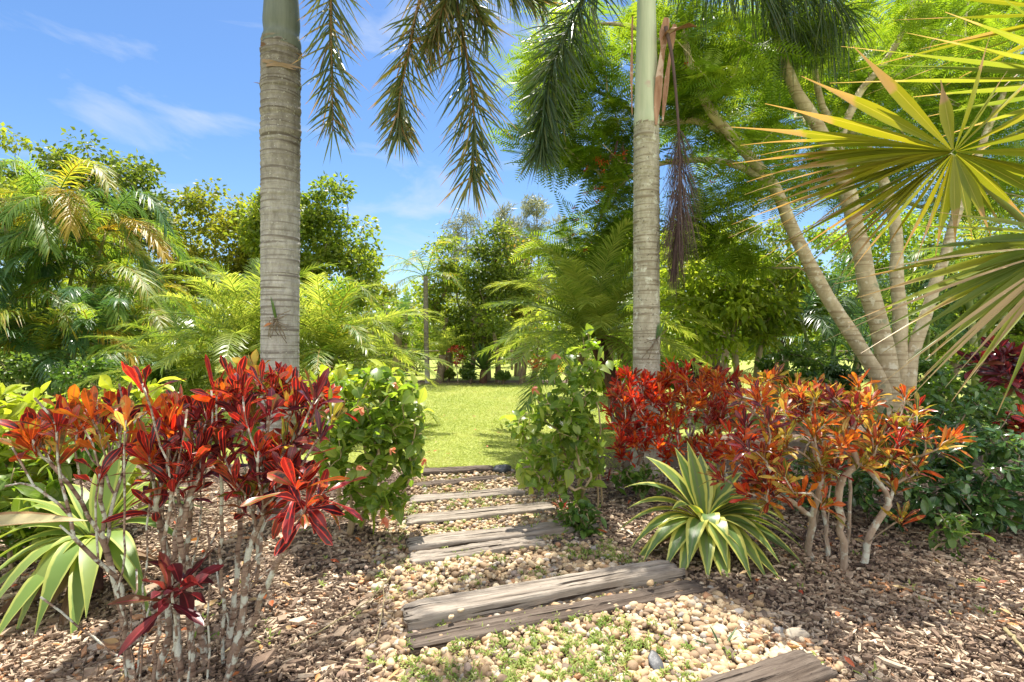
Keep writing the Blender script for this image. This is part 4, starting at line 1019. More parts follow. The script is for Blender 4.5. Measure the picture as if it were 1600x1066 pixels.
fox_fronds(pl, [
    ([cl, W(480, -330, 4.1), W(512, -180, 4.0), W(516, -50, 4.0), W(518, 80, 4.0), W(520, 205, 4.0)], dict(ll=.40, nl=200)),
    ([cl, W(560, -380, 3.4), W(640, -300, 3.1), W(665, -80, 3.0), W(642, 60, 3.0), W(625, 150, 3.05), W(624, 212, 3.1)], dict(ll=.29, nl=240, lw=.011)),
    ([cl, W(540, -380, 3.7), W(640, -300, 3.3), W(695, -90, 3.15), W(722, 50, 3.1), W(740, 170, 3.1), W(738, 285, 3.1)], dict(ll=.39, nl=280, lw=.011)),
    ([cl, W(560, -340, 4.6), W(660, -200, 4.8), W(745, -60, 4.9), W(800, -14, 5.0), W(850, 5, 5.1)], dict(ll=.38, nl=220)),
    ([cl, W(620, -400, 3.4), W(700, -230, 3.0), W(716, -70, 2.9), W(690, 20, 2.9), W(672, 70, 2.9)], dict(lw=.011, ll=.27, nl=220, rnd=.75)),
    ([cl, W(600, -380, 3.3), W(660, -220, 3.0), W(690, -70, 2.9), W(730, -10, 2.9), W(762, 50, 2.9)], dict(ll=.28, nl=190, rnd=.6, lw=.011)),
    ([cl, W(300, -350, 4.2), W(180, -250, 4.3), W(90, -160, 4.3)], dict()),
    ([cl, W(420, -420, 4.6), W(350, -330, 5.6), W(300, -200, 6.4)], dict()),
    ([cl, W(450, -600, 4.1), W(440, -750, 4.2)], dict()),
], 'foxtail')

dr = 5.4; xr = (1010 - CX) / F * dr
pr = thing('foxtail_palm', 'right foxtail palm with pale crownshaft and a brown dead flower stalk hanging beside it', 'palm', A(xr, dr, 0))
mb = MB(); ring_trunk(mb, xr, dr, 0, 3.70, .142, .128, 8, lean=.0); mb.build('trunk', M['palm_trunk_pale'], pr)
mb = MB(); lathe(mb, xr, dr, [(3.66, .130), (3.72, .136), (3.80, .126), (4.1, .118), (4.6, .104), (5.2, .09), (5.5, .05)]); mb.build('crownshaft', M['crownshaft_pale'], pr)
mb = MB()
for (px0, py0, px1, py1, w, dd) in [(1026, 195, 1040, 30, .11, 5.27), (1036, 190, 1052, 40, .07, 5.33), (988, 180, 986, 28, .035, 5.33)]:
    p0, p1 = W(px0, py0, dd), W(px1, py1, dd)
    blades(mb, p0.reshape(1, 3), (p1 - p0).reshape(1, 3), A(.5, -1, 0).reshape(1, 3), np.linalg.norm(p1 - p0), w, [.15, .3, .4, .5, .42, .3, .5, .3], bend=-.03, fold=-.5, wav=.25)
blades(mb, W(1036, 62, 5.25).reshape(1, 3), A(.4, -.2, .35).reshape(1, 3), A(0, -.4, 1).reshape(1, 3), .30, .12, [.3, .5, .6, .5, .4, .1], bend=.5, fold=.5, wav=.3)
mb.build('dead_sheath', M['sheath'], pr)
mb = MB()
pts = smooth_line([W(1040, 42, 5.22), W(1050, 90, 5.2), W(1058, 170, 5.22), W(1062, 250, 5.24), W(1060, 330, 5.25), W(1052, 410, 5.25)], 40)
frond(mb, pts, 250, .44, .0055, ang=(40, 12), vee=0, plume=1.0, grav=.9, start=.47, rw=.02, taper=(.55, 1., .45), jit=.15)
mb.build('dead_flower_stalk', M['dead_purple'], pr)
cr = A(xr, dr, 5.35)
fox_fronds(pr, [
    ([cr, W(985, -170, 5.3), W(940, -60, 5.2), W(895, 30, 5.1), W(862, 110, 5.1), W(850, 180, 5.1), W(846, 240, 5.1)], dict(ll=.54, nl=380, lw=.016)),
    ([cr, W(1050, -140, 5.6), W(1125, -85, 5.9), W(1200, -50, 6.2), W(1265, -10, 6.4), W(1300, 40, 6.5)], dict(ll=.80, nl=230, lw=.012, grav=.8)),
    ([cr, W(1045, -140, 5.6), W(1100, -85, 5.9), W(1160, -50, 6.1), W(1215, 0, 6.3), W(1240, 45, 6.4)], dict(ll=.80, nl=230, lw=.012, grav=.8)),
    ([cr, W(1080, -150, 5.6), W(1180, -80, 5.8), W(1270, -30, 6.0), W(1330, 30, 6.0)], dict(ll=.68, nl=170, lw=.013, grav=.7)),
    ([cr, W(960, -260, 5.7), W(900, -150, 6.1), W(830, -60, 6.4)], dict(nl=150)),
    ([cr, W(1010, -420, 5.3), W(1020, -600, 5.2)], dict(nl=150)),
], 'foxtail_dark')

def epiphyte(label, p, right=1, root_n=14, scale=1.0):
    root = thing('epiphyte', label, 'epiphyte', p); p = np.asarray(p, float)
    mb = MB(); n = 6; a = U(-.5, .5, n)
    D = np.column_stack([right * U(.05, .5, n), U(-.4, 0, n), U(.7, 1.2, n)])
    blades(mb, np.repeat(p[None], n, 0), D, nrm(A(0, -1, .2) + rng.normal(0, .2, (n, 3))), U(.12, .28, n) * scale, .02 * scale, STRAP, bend=.2, fold=.2)
    mb.build('leaf', M['ground_cover'], root)
    mb = MB()
    for k in range(root_n):
        e = p + A(right * U(-.16, .12), U(-.02, .0), U(-.26, .12)) * scale
        m_ = (p + e) / 2 + A(U(-.03, .03), -.03, U(-.02, .04))
        tube(mb, smooth_line([p, m_, e], 7), .003, 4)
    mb.build('aerial_root', M['bark'], root)
epiphyte('small orchid with dark clinging roots on the right palm trunk', W(1026, 530, 5.27), 1)
epiphyte('wispy dry orchid clinging to the left palm trunk', W(432, 500, 3.955), -1, 18, .8)
mb = MB(); p = W(426, 505, 3.93); blades(mb, p.reshape(1, 3), A(-.9, -.2, -.25).reshape(1, 3), A(0, -.6, .6).reshape(1, 3), .075, .035, OVAL, bend=.2)
tag(mb.build('dry_leaf', M['fallen'], loc=p), 'single dry brown leaf caught on the left palm trunk', 'leaf')

# ================================================================== FAN PALM (its stem stands outside the frame to the right)
fan_base = A(2.35, 1.75, 0)
fp = thing('fan_palm', 'fan palm at the right with large yellow green fan leaves close to the camera', 'palm', fan_base)
mb = MB(); tube(mb, smooth_line([fan_base, fan_base + A(.03, .02, .7), fan_base + A(0, 0, 1.35)], 8), [.13, .12, .11, .11, .11, .11, .10, .08], 12); mb.build('trunk', M['hairy'], fp)
FANPROF = [.06, .20, .36, .50, .50, .40, .26, .15, .09, .06, .03]
FANU = [0, .12, .25, .40, .52, .62, .71, .79, .86, .93, 1.0]
def fan_leaf(hub, segs, mat, facing, crown_pt, droop=.06):
    """segs: list of (tip point, half width, kind)"""
    hub = np.asarray(hub, float); facing = nrm(np.asarray(facing, float))
    tips = np.array([s[0] for s in segs]); w = np.array([s[1] for s in segs]); g = np.array([s[2] for s in segs])
    D = tips - hub; L = np.linalg.norm(D, axis=1)
    D = D + UP * (g * L)[:, None] * .8
    n = len(segs); mb = MB()
    blades(mb, np.repeat(hub[None], n, 0) + nrm(D) * .01, D, nrm(facing[None] + rng.normal(0, .10, (n, 3))), np.linalg.norm(D, axis=1), w, FANPROF, us=FANU, bend=0, grav=g, fold=.55, rnd=U(.1, .9, n), twist=rng.normal(0, .3, n), wav=.10)
    b = mb.build('fan_blade', M[mat], fp)
    mb = MB(); tube(mb, smooth_line([crown_pt, (crown_pt + hub) / 2 + A(0, .08, .03), hub + A(0, .012, -.004)], 10), np.linspace(.022, .007, 10), 6); mb.build('petiole', M['bamboo_stem'], fp)
    return b
hub = (1490, 238); hd = 1.55
segs = []
def seg(ang, Lp, w, g=.05, dd=None):
    a = math.radians(ang); px = hub[0] + math.cos(a) * Lp; py = hub[1] - math.sin(a) * Lp
    dz = math.sin(a) * Lp / 800 * hd
    segs.append((W(px, py, hd + (.35 * dz if dd is None else dd) + rng.normal(0, .01)), w, g))
for a_, L_, w_ in [(73, 190, .036), (100, 112, .034), (133, 226, .036), (153, 262, .034), (165, 300, .032), (173, 345, .030), (44, 215, .03), (28, 240, .03), (57, 150, .03), (14, 260, .03), (0, 270, .03), (-14, 250, .03)]:
    seg(a_, L_, w_)
for a_ in np.arange(176, 228, 1.9):
    seg(a_ + rng.normal(0, .9), np.interp(a_, [178, 200, 226], [365, 345, 285]) * U(.82, 1.08), .0195, U(.06, .22) + (.25 if U() < .12 else 0), -.05 - .1 * (a_ - 178) / 48)
for a_, L_ in [(229, 250), (235, 215), (243, 200), (251, 190), (260, 170), (271, 138), (282, 140), (294, 145), (303, 128), (318, 150), (333, 190), (342, 230)]:
    seg(a_, L_ * U(.95, 1.05), .028, .16, -.03)
crown_pt = fan_base + A(0, 0, 1.4)
fan_leaf(W(*hub, hd), segs, 'fan', A(-.1, -.55, -.85), crown_pt)  # main
# lower green leaf whose blades sweep left and down across the poinciana trunks
segs = []
h2 = W(1690, 372, 1.5)
for k, (px, py, w, g) in enumerate([(1375, 395, .024, .03), (1365, 427, .026, .03), (1345, 462, .026, .03), (1330, 500, .026, .04), (1360, 520, .026, .05), (1385, 545, .026, .05), (1420, 560, .026, .05), (1310, 440, .02, .04), (1440, 590, .022, .06), (1490, 620, .02, .08), (1420, 352, .022, .02), (1560, 640, .02, .1), (1460, 330, .022, .02), (1640, 620, .02, .1), (1400, 470, .03, .05), (1350, 545, .026, .08), (1425, 500, .03, .06), (1395, 415, .03, .03), (1450, 555, .03, .08), (1470, 440, .03, .04), (1500, 560, .03, .1), (1480, 380, .03, .02), (1800, 500, .03, .1), (1820, 380, .03, .1), (1780, 270, .03, .1), (1700, 200, .03, .05)]):
    segs.append((W(px, py, 1.45 + U(-.06, .06)), w * 1.15, g))
fan_leaf(h2, segs, 'fan_green', A(-.2, -.6, .8), crown_pt)
# dead straw blades hanging under it
segs = []
h3 = W(1680, 385, 1.42)
for px, py, w in [(1290, 525, .010), (1400, 640, .009), (1372, 600, .009), (1425, 600, .010), (1480, 600, .01), (1300, 430, .008), (1525, 580, .010)]:
    segs.append((W(px, py, 1.36 + U(-.05, .05)), w, U(.02, .14)))
fan_leaf(h3, segs, 'fan_dead', A(-.2, -.7, .5), crown_pt)
# two leaves above, seen edge on
segs = []
h4 = W(1760, 120, 2.15)
for px, py, w, g in [(1318, 72, .026, .01), (1300, 128, .022, .02), (1430, 150, .03, .02), (1380, 100, .022, .02), (1450, 180, .03, .03), (1470, 212, .03, .04), (1420, 52, .022, 0), (1480, 20, .026, 0), (1540, -20, .026, 0), (1600, -60, .03, 0), (1500, 250, .028, .05), (1900, 0, .03, 0), (1930, 120, .03, .05), (1900, 240, .03, .1)]:
    segs.append((W(px, py, 2.15 + U(-.08, .08)), w * 1.25, g))
fan_leaf(h4, segs, 'fan_green', A(-.1, -.3, -.95), crown_pt)
segs = []
h5 = W(1700, 20, 2.5)
for px, py, w, g in [(1330, 110, .014, .03), (1355, 145, .012, .04), (1400, 30, .02, .02), (1440, 75, .022, .03), (1380, -20, .02, .02), (1480, 130, .024, .05), (1450, -70, .024, .0), (1560, -110, .03, .0), (1540, 160, .024, .06), (1850, -80, .03, 0), (1880, 60, .03, .05)]:
    segs.append((W(px, py, 2.5 + U(-.08, .08)), w * 1.2, g))
fan_leaf(h5, segs, 'fan', A(-.1, -.3, -.95), crown_pt)

# ================================================================== POINCIANA
def poin_template(seed):
    r = np.random.default_rng(seed); V = []; Q = []; uv = []
    np_ = 13
    def quad(a, b, w, u):
        i = len(V); d = nrm(b - a); s = nrm(np.cross(d, A(0, 0, 1)))
        m = a + (b - a) * .45
        V.extend([a, m - s * w, b, m + s * w]); Q.append([i, i + 1, i + 2, i + 3]); uv.extend([[u, 0], [u, -1], [u, 0], [u, 1]])
    for k in range(np_):
        t = .16 + .84 * k / (np_ - 1); y = t; z = -.28 * t ** 2
        for s in (-1, 1):
            ln = .30 * math.sin(PI * (.16 + .72 * t)) * r.uniform(.85, 1.1)
            b = A(s * ln, y + ln * .45, z - .10 * ln + r.normal(0, .015))
            quad(A(0, y, z), b, .021, t)
    quad(A(0, 0, 0), A(0, .5, -.07), .006, 0); quad(A(0, .5, -.07), A(0, 1, -.28), .004, 1)
    return (np.array(V), [np.array(Q)], np.array(uv))
PT = [poin_template(s) for s in range(4)]
pb = W(1398, 690, 7.0); pb[2] = 0
po = thing('poinciana_tree', 'spreading poinciana with several smooth tan trunks and feathery lime canopy', 'tree', pb)
PLn = lambda L_: smooth_line(np.array([W(*p) for p in L_]), 26)
limbs = [
    (PLn([(1392, 700, 7.0), (1372, 590, 6.95), (1308, 490, 6.8), (1248, 380, 6.7), (1205, 285, 6.6), (1135, 205, 6.4), (1088, 130, 6.3), (1068, 50, 6.2)]), .105, .036),
    (PLn([(1398, 700, 7.0), (1385, 560, 7.0), (1352, 430, 7.0), (1335, 340, 7.0), (1300, 240, 6.9), (1248, 150, 6.7), (1222, 85, 6.6), (1190, -40, 6.4)]), .135, .04),
    (PLn([(1406, 700, 7.05), (1408, 560, 7.15), (1402, 440, 7.25), (1395, 330, 7.4), (1350, 225, 7.5), (1285, 170, 7.5), (1272, 60, 7.6)]), .105, .03),
    (PLn([(1412, 700, 7.0), (1426, 560, 7.1), (1470, 420, 7.4), (1500, 320, 7.6), (1545, 200, 7.8), (1600, 60, 8)]), .09, .03),
    (PLn([(1340, 370, 7.0), (1310, 260, 7.2), (1335, 160, 7.3), (1400, 70, 7.4), (1450, -60, 7.4)]), .07, .025),
    (PLn([(1215, 300, 6.62), (1160, 262, 6.6), (1090, 250, 6.7), (1010, 262, 7.0), (960, 300, 7.4), (930, 360, 7.7)]), .05, .014),
    (PLn([(1150, 220, 6.45), (1090, 190, 6.6), (1020, 190, 6.9), (950, 150, 7.2), (890, 130, 7.3)]), .048, .014),
    (PLn([(1100, 150, 6.3), (1050, 80, 6.5), (980, 40, 6.8), (900, 40, 7.1)]), .045, .014),
]
regs = [(1580, 20, 9.5, 80, 60, 1.0, 22), (1460, 30, 9.5, 90, 50, 1.0, 18), (1130, 130, 15.5, 150, 130, 1.0, 56), (1350, 110, 15.0, 150, 130, 1.0, 56), (1530, 140, 14.5, 110, 130, 1.0, 38), (1120, 190, 8.6, 110, 90, .7, 14), (1280, 130, 9.0, 120, 110, .8, 26), (1450, 130, 9.2, 130, 110, .8, 26), (1340, 290, 9.2, 120, 40, .5, 8), (1560, 200, 9.4, 70, 110, .8, 16), (1030, 60, 8.6, 70, 70, .8, 16), (850, 90, 8.2, 50, 80, .6, 12), (900, 110, 7.2, 75, 110, .9, 40), (850, 170, 7.1, 36, 90, .5, 18), (930, 230, 7.4, 70, 50, .8, 22), (925, 365, 7.8, 45, 45, .5, 12), (866, 392, 8, 34, 22, .3, 6), (960, 330, 7.6, 40, 40, .5, 9), (1080, 90, 6.5, 90, 90, 1.2, 34), (1150, 270, 6.8, 80, 60, 1., 18), (1095, 350, 7.2, 55, 45, .8, 13),
        (1165, 400, 7.2, 50, 25, .5, 7), (1230, 60, 7.0, 100, 60, 1.0, 20), (1350, 90, 7.6, 120, 80, 1.0, 22), (1500, 110, 8.2, 120, 90, 1.0, 18), (1450, 270, 8.4, 110, 60, 1, 14), (1250, 260, 7.8, 70, 60, .8, 12), (1560, 300, 8.4, 60, 60, .8, 9), (1250, -60, 7.4, 220, 40, 1.2, 6), (1000, -30, 6.9, 110, 40, 1, 6)]
tips = np.vstack([ellips_tips(k, W(px, py, d), A(rx * d / F, rd, ry * d / F), .2) for px, py, d, rx, ry, rd, k in regs])
ch, dirs = grow([l[0] for l in limbs], tips, .006, .05, seg=.22, wig=.03, kz=.5, curve=.3)
mb = MB()
for ln, a, b in limbs: tube(mb, ln + np.array([np.sin(np.arange(len(ln)) * 1.7 + a * 90), np.cos(np.arange(len(ln)) * 1.3), np.zeros(len(ln))]).T * a * .09, (np.linspace(1, 0, len(ln)) ** .8 * (a - b) + b) * (1 + .05 * np.sin(np.arange(len(ln)) * 2.3)), 14)
for p, r in ch:
    tube(mb, p, np.minimum(np.maximum(r, .006), .04), 5)
mb.build('trunk', M['poin_bark'], po)
per = 14; ti = np.repeat(np.arange(len(tips)), per); n = len(ti)
tt = rng.random(n)
P = tips[ti] - dirs[ti] * (tt * .55)[:, None] + rng.normal(0, .05, (n, 3))
D = dirs[ti] * .5 + rdir(n) * A(1, 1, .45) - UP * .12
upv = nrm(UP + rng.normal(0, .35, (n, 3))); X, Y, Z = frames(D, upv)
mb = MB(); cb = U(-.25, .25, len(tips))
for k in range(4):
    s = np.arange(k, n, 4); inst(mb, PT[k], P[s], X[s], Y[s], Z[s], U(.32, .58, len(s)) * np.interp(P[s, 1], [8, 15], [1, 1.65]), np.clip(U(.0, .9, len(s)) + cb[ti[s]], 0, 1))
mb.build('crown', M['poinciana'], po)
for (px, py, d, k) in [(935, 255, 6.9, 9), (960, 245, 7.0, 8), (890, 342, 7.5, 5), (925, 300, 7.2, 5), (912, 380, 7.5, 4), (1090, 105, 6.2, 4), (1040, 245, 6.8, 5), (1120, 275, 6.4, 4)]:
    p = W(px, py, d) + rng.normal(0, .09, (k, 3))
    for q in p:
        mb = MB(); rosette(mb, q, nrm(UP + rng.normal(0, .5, 3)), 5, .055, .022, OBOV, (40, 90), spread=.0)
        mb.build('flower', M['red_petal'], po)
mb = MB()   # a few dark seed pods
for px, py, d in [(965, 220, 7.0), (955, 235, 7.0), (973, 228, 7.0)]:
    p = W(px, py, d); blades(mb, p.reshape(1, 3), A(U(-.3, .3), 0, -1).reshape(1, 3), A(0, -1, .1).reshape(1, 3), .3, .03, STRAP, bend=U(-.1, .1), twist=.6)
mb.build('seed_pod', M['dead_purple'], po)

# ================================================================== CLUMPING PALMS
def crown_fronds(n, el, length, droop, az=(0, 360), rnd_mat=None, **kw):
    out = []
    for i in range(n):
        a = math.radians(az[0] + (az[1] - az[0]) * ((i * .618 + U(0, .12)) % 1)); e = math.radians(el[0] + (el[1] - el[0]) * (i + .5) / n + U(-6, 6))
        f = dict(d0=A(math.cos(a) * math.cos(e), math.sin(a) * math.cos(e), math.sin(e)), length=length * U(.8, 1.1), droop=droop * U(.75, 1.2), side=U(-.25, .25))
        f.update(kw)
        if rnd_mat: f['mat'] = rnd_mat[int(rng.integers(len(rnd_mat)))]
        out.append(f)
    return out

def clump(name, label, base, canes, mat_list, length, droop, nf, nl, ll, lw, spread=.7, vee=24, el=(5, 74), cane_r=.045, cat='palm', stem='bamboo_stem', group=None, ang=(62, 28)):
    """canes: list of (dx, dy, height)"""
    root = thing(name, label, cat, base, group); base = np.asarray(base, float)
    for dx, dy, h in canes:
        b = base + A(dx * .45, dy * .45, 0); c = base + A(dx, dy, h)
        mb = MB(); tube(mb, smooth_line([b, (b + c) / 2 + A(-dx * .1, 0, 0), c], 10), np.linspace(cane_r, cane_r * .7, 10), 8); mb.build('cane', M[stem], root)
        for f in crown_fronds(nf, el, length, droop):
            mb = MB(); frond(mb, frond_line(c, f['d0'], f['length'], f['droop'], side=f['side'], n=26), nl, ll, lw, ang=ang, vee=vee, grav=.55, start=.2, rw=.014, rnd=U(.15, .95), taper=(.7, 1, .45), jit=.08)
            mb.build('frond', M[mat_list[int(rng.integers(len(mat_list)))]], root)
    return root
da = 11.5; ab = A((50 - CX) / F * da, da, 0)
clump('areca_palm', 'big areca palm clump with yellow tipped arching fronds at the left frame edge', ab, [(-.5, .4, 3.3), (.2, .3, 4.5), (.9, .2, 3.7), (1.5, -.1, 2.7), (.4, -.8, 2.3), (-.6, -.8, 2.9), (1.2, .6, 4.0), (2.0, .3, 1.9), (-.2, -.4, 3.9), (1.2, -.9, 1.4)],
      ['areca', 'areca', 'areca', 'areca', 'areca_deep', 'areca_deep', 'areca', 'areca_yellow', 'areca'], 2.4, 2.1, 10, 66, .60, .024)
clump('areca_palm', 'low blue green areca clump with bare canes below the large areca', A((105 - CX) / F * 10.5, 10.5, 0), [(-.6, .2, 1.3), (.2, .3, 1.6), (.7, -.1, 1.1), (-.2, -.4, .9), (-1.2, 0, 1.2)], ['areca_deep', 'areca_deep', 'areca'], 1.7, 1.3, 9, 50, .5, .022)

PH = dict(nl=84, ll=.40, lw=.014, ang=(62, 34), vee=18, grav=.22, start=.12, rw=.012, taper=(.6, 1, .5), jit=.1)
def phoenix(label, base, crown_pt, n, length, droop, mats, el=(-15, 82), extra=(), trunk_r=.09, group=None, az=(0, 360)):
    fr = crown_fronds(n, el, length, droop, az=az, rnd_mat=mats, **PH)
    return palm('date_palm', label, base, crown_pt, fr + list(extra), mats[0], trunk_r, 'hairy', group)
phoenix('feathery date palm with shining fronds just left of the left foxtail trunk', W(392, 650, 8.5) * A(1, 1, 0), W(392, 560, 8.5), 50, 2.15, 1.15, ['phoenix', 'phoenix', 'phoenix_green'], el=(0, 82))
phoenix('feathery yellow green date palm just right of the left foxtail trunk', W(515, 650, 8.3) * A(1, 1, 0), W(515, 570, 8.3), 50, 1.95, 1.15, ['phoenix', 'phoenix', 'phoenix', 'areca'], el=(-5, 82))
phoenix('low date palm with green arching fronds behind the orange croton', W(300, 650, 8.9) * A(1, 1, 0), W(300, 600, 8.9), 26, 1.6, .9, ['phoenix_green', 'phoenix'], el=(5, 75))
kc = W(930, 528, 7.5); kb = W(985, 690, 7.6) * A(1, 1, 0)
ext = []
for k in range(9):
    a = math.radians(U(-25, 25)); ext.append(dict(d0=A(math.cos(a), math.sin(a) - .4, U(-.1, .45)), length=U(.7, 1.1), droop=U(2.2, 3.5), mat='dead', nl=40, ll=.22, lw=.007, ang=(30, 15), vee=-10, grav=.5, rw=.014, taper=(.7, 1, .6)))
for k in range(3):
    ext.append(dict(d0=A(-.6, -.6 + .3 * k, -.3), length=.6, droop=2.5, mat='dead', nl=40, ll=.2, lw=.006, ang=(30, 15), grav=.5, rw=.012))
phoenix('date palm with leaning fibrous trunk and brown dead fronds beside the right foxtail palm', kb, kc, 54, 1.9, .95, ['phoenix', 'phoenix', 'phoenix_green'], el=(-2, 80), extra=ext, trunk_r=.11)

def slim_palm(label, px, py_crown, d, n, length, droop, mat, r=.07, nl=34, ll=.42, lw=.02, el=(-5, 75), bark='bark', px_b=None, name='slender_palm'):
    c = W(px, py_crown, d); b = A(((px_b or px) - CX) / F * d, d, 0)
    fr = crown_fronds(n, el, length, droop, nl=nl, ll=ll, lw=lw, ang=(65, 35), vee=10, grav=.35, start=.15, rw=.015)
    return palm(name, label, b, c, fr, mat, r, bark)
slim_palm('slender grey stemmed palm standing alone in the far bed', 665, 432, 17, 14, 2.0, 1.3, 'areca', .075, bark='palm_trunk', px_b=668)
slim_palm('young coconut like palm right of the slender palm in the far bed', 692, 555, 17.3, 10, 1.5, .7, 'phoenix', .13, el=(25, 80), px_b=686)
slim_palm('short palm with a swollen foot behind the yellow green date palm', 622, 520, 17.5, 10, 1.5, 1.1, 'phoenix_green', .14, px_b=617)
slim_palm('small fan headed palm in the shrubs left of the slender palm', 632, 492, 22, 12, 1.2, .6, 'areca_deep', .14, el=(-10, 70))
clump('shade_palm', 'dark feathery palm clump in the shade left of the poinciana trunks', A((1300 - CX) / F * 10.5, 10.5, 0), [(-.5, .2, 1.8), (.2, .2, 2.2), (.5, -.2, 1.4), (-.2, -.3, 1.0), (-.7, -.2, .7)], ['areca_deep', 'areca_deep', 'strap_green'], 1.5, 1.2, 7, 34, .38, .022, stem='bamboo_stem')
clump('cane_palm', 'yellow caned palm standing behind the right edge shrubs', A((1540 - CX) / F * 9.5, 9.5, 0), [(-.35, 0, 2.6), (0, .1, 3.0), (.3, -.1, 2.4)], ['areca', 'phoenix'], 1.6, 1.2, 7, 36, .4, .018, cane_r=.07)
clump('shade_palm', 'dark palm crown seen between the two rear poinciana trunks', A((1440 - CX) / F * 11.5, 11.5, 0), [(-.4, .2, 2.2), (.4, .2, 2.6), (.1, -.3, 1.6)], ['areca_deep'], 1.6, 1.2, 8, 34, .4, .022)

# ================================================================== BACKGROUND TREES
def tb(px, d): return A((px - CX) / F * d, d, 0)
tree('broadleaf_tree', 'tall leafy tree cut by the left frame edge above the areca', 'tree', tb(-20, 18), [(0, 255, 18, 42, 60), (-50, 320, 18, 70, 90), (30, 330, 18, 50, 60)], 'tree_mid', 80, 100, .2)
tree('broadleaf_tree', 'dark tall tree with open clustered crown behind the areca palms', 'tree', tb(150, 20), [(75, 265, 20, 32, 40), (135, 258, 20, 42, 36), (205, 285, 20, 42, 42), (170, 350, 20, 80, 60), (235, 340, 20, 45, 45), (90, 360, 20, 60, 60)], 'tree_dark', 130, 110, .21, crad=.65)
tree('broadleaf_tree', 'olive tree with a rounded crown between the dark tree and the left palm', 'tree', tb(330, 22), [(285, 385, 22, 40, 50), (345, 335, 22, 48, 42), (395, 385, 22, 38, 70), (330, 440, 22, 85, 50)], 'tree_yellow', 130, 110, .21, crad=.75)
tree('broadleaf_tree', 'tall peaked tree immediately right of the left palm trunk', 'tree', tb(510, 20), [(525, 315, 20, 26, 34), (492, 335, 20, 26, 26), (480, 390, 20, 50, 70), (545, 385, 20, 40, 50), (565, 425, 20, 30, 50), (430, 360, 20, 40, 70)], 'tree_mid', 140, 110, .19, crad=.6)
tree('broadleaf_tree', 'small distant round tree beside the slender palm', 'tree', tb(605, 27), [(598, 462, 27, 26, 22), (640, 495, 27, 30, 26)], 'tree_yellow', 26, 90, .17)
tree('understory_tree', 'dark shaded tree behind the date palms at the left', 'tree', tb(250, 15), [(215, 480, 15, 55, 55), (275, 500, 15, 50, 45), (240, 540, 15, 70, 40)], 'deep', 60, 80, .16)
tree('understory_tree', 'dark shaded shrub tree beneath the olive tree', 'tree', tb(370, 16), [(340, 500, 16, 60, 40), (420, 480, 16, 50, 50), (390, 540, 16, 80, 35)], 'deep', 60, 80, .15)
tree('understory_tree', 'yellow green bush tree behind the right fronds of the date palm', 'tree', tb(560, 18), [(560, 480, 18, 50, 40), (600, 530, 18, 40, 40), (510, 500, 18, 50, 50)], 'tree_mid', 60, 80, .15)
tree('understory_tree', 'lime bush tree left of the slender palm in the far bed', 'tree', tb(645, 24), [(640, 520, 24, 36, 34), (610, 500, 24, 30, 30)], 'tree_lime', 40, 80, .17)
tree('broadleaf_tree', 'dark narrow tree just behind the slender palm', 'tree', tb(705, 19), [(700, 400, 19, 24, 32), (695, 460, 19, 36, 45), (712, 520, 19, 40, 34)], 'tree_mid', 60, 100, .14, crad=.5)
tree('broadleaf_tree', 'tallest rounded tree in the middle of the far bed', 'tree', tb(762, 18.5), [(770, 375, 18.5, 34, 30), (745, 430, 18.5, 40, 42), (790, 440, 18.5, 36, 40), (760, 510, 18.5, 48, 40)], 'tree_dark', 85, 110, .14, crad=.5)
tree('broadleaf_tree', 'tree with orange tinged leaves at the right of the far bed', 'tree', tb(808, 20.5), [(808, 385, 20.5, 26, 26), (800, 430, 20.5, 32, 40), (815, 480, 20.5, 28, 40)], 'tree_autumn', 60, 100, .15, crad=.5)
tree('broadleaf_tree', 'bright lime tree behind the date palm on the right', 'tree', tb(950, 13), [(950, 395, 13, 40, 40), (905, 430, 13, 36, 36), (975, 450, 13, 45, 50), (915, 490, 13, 55, 40), (1000, 380, 13, 45, 40)], 'hedge_lime', 110, 70, .16, crad=.36)
for lab, px, d, cr_, mt in [('thin stemmed drooping leaved tree beside the right foxtail trunk', 1100, 9.6, [(1080, 440, 9.6, 50, 50), (1065, 510, 9.4, 40, 55), (1110, 540, 9.5, 36, 30)], 'hedge_lime'),
                            ('thin stemmed tree with yellow green leaves in the middle of the right hedge', 1158, 9.3, [(1140, 430, 9.3, 48, 45), (1130, 500, 9.2, 45, 45), (1165, 470, 9.3, 40, 40)], 'hedge_lime'),
                            ('thin stemmed tree nearest the left poinciana limb', 1180, 9.5, [(1195, 440, 9.5, 45, 50), (1190, 500, 9.4, 36, 40)], 'tree_mid')]:
    tree('hedge_tree', lab, 'tree', tb(px, d), cr_, mt, 70, 34, .17, T=T_MID, rb=.055, bark='bark_thin', droop=.6, crad=.26, group='thin trees behind the scarlet crotons')
tree('hedge_tree', 'thick grey trunked tree behind the scarlet crotons', 'tree', tb(1128, 10.5), [(1120, 400, 10.5, 60, 50), (1060, 390, 10.5, 50, 40)], 'hedge_lime', 70, 40, .18, T=T_MID, rb=.17, bark='bark', droop=.5, crad=.3)
tree('broadleaf_tree', 'crooked dark trunked tree seen beyond the hedge', 'tree', tb(1205, 13), [(1235, 470, 13, 50, 50), (1185, 525, 13, 30, 26), (1260, 520, 13, 36, 30)], 'tree_mid', 60, 90, .14, rb=.16, crad=.38)
tree('broadleaf_tree', 'large shaded tree filling the gap right of the poinciana trunks', 'tree', tb(1480, 15), [(1470, 520, 15, 55, 40), (1540, 500, 15, 60, 50), (1500, 430, 15, 80, 60)], 'tree_dark', 80, 100, .16)
tree('broadleaf_tree', 'tree beyond the right frame edge behind the cane palm', 'tree', tb(1640, 14), [(1600, 480, 14, 50, 60), (1650, 420, 14, 80, 80)], 'tree_mid', 60, 90, .16)
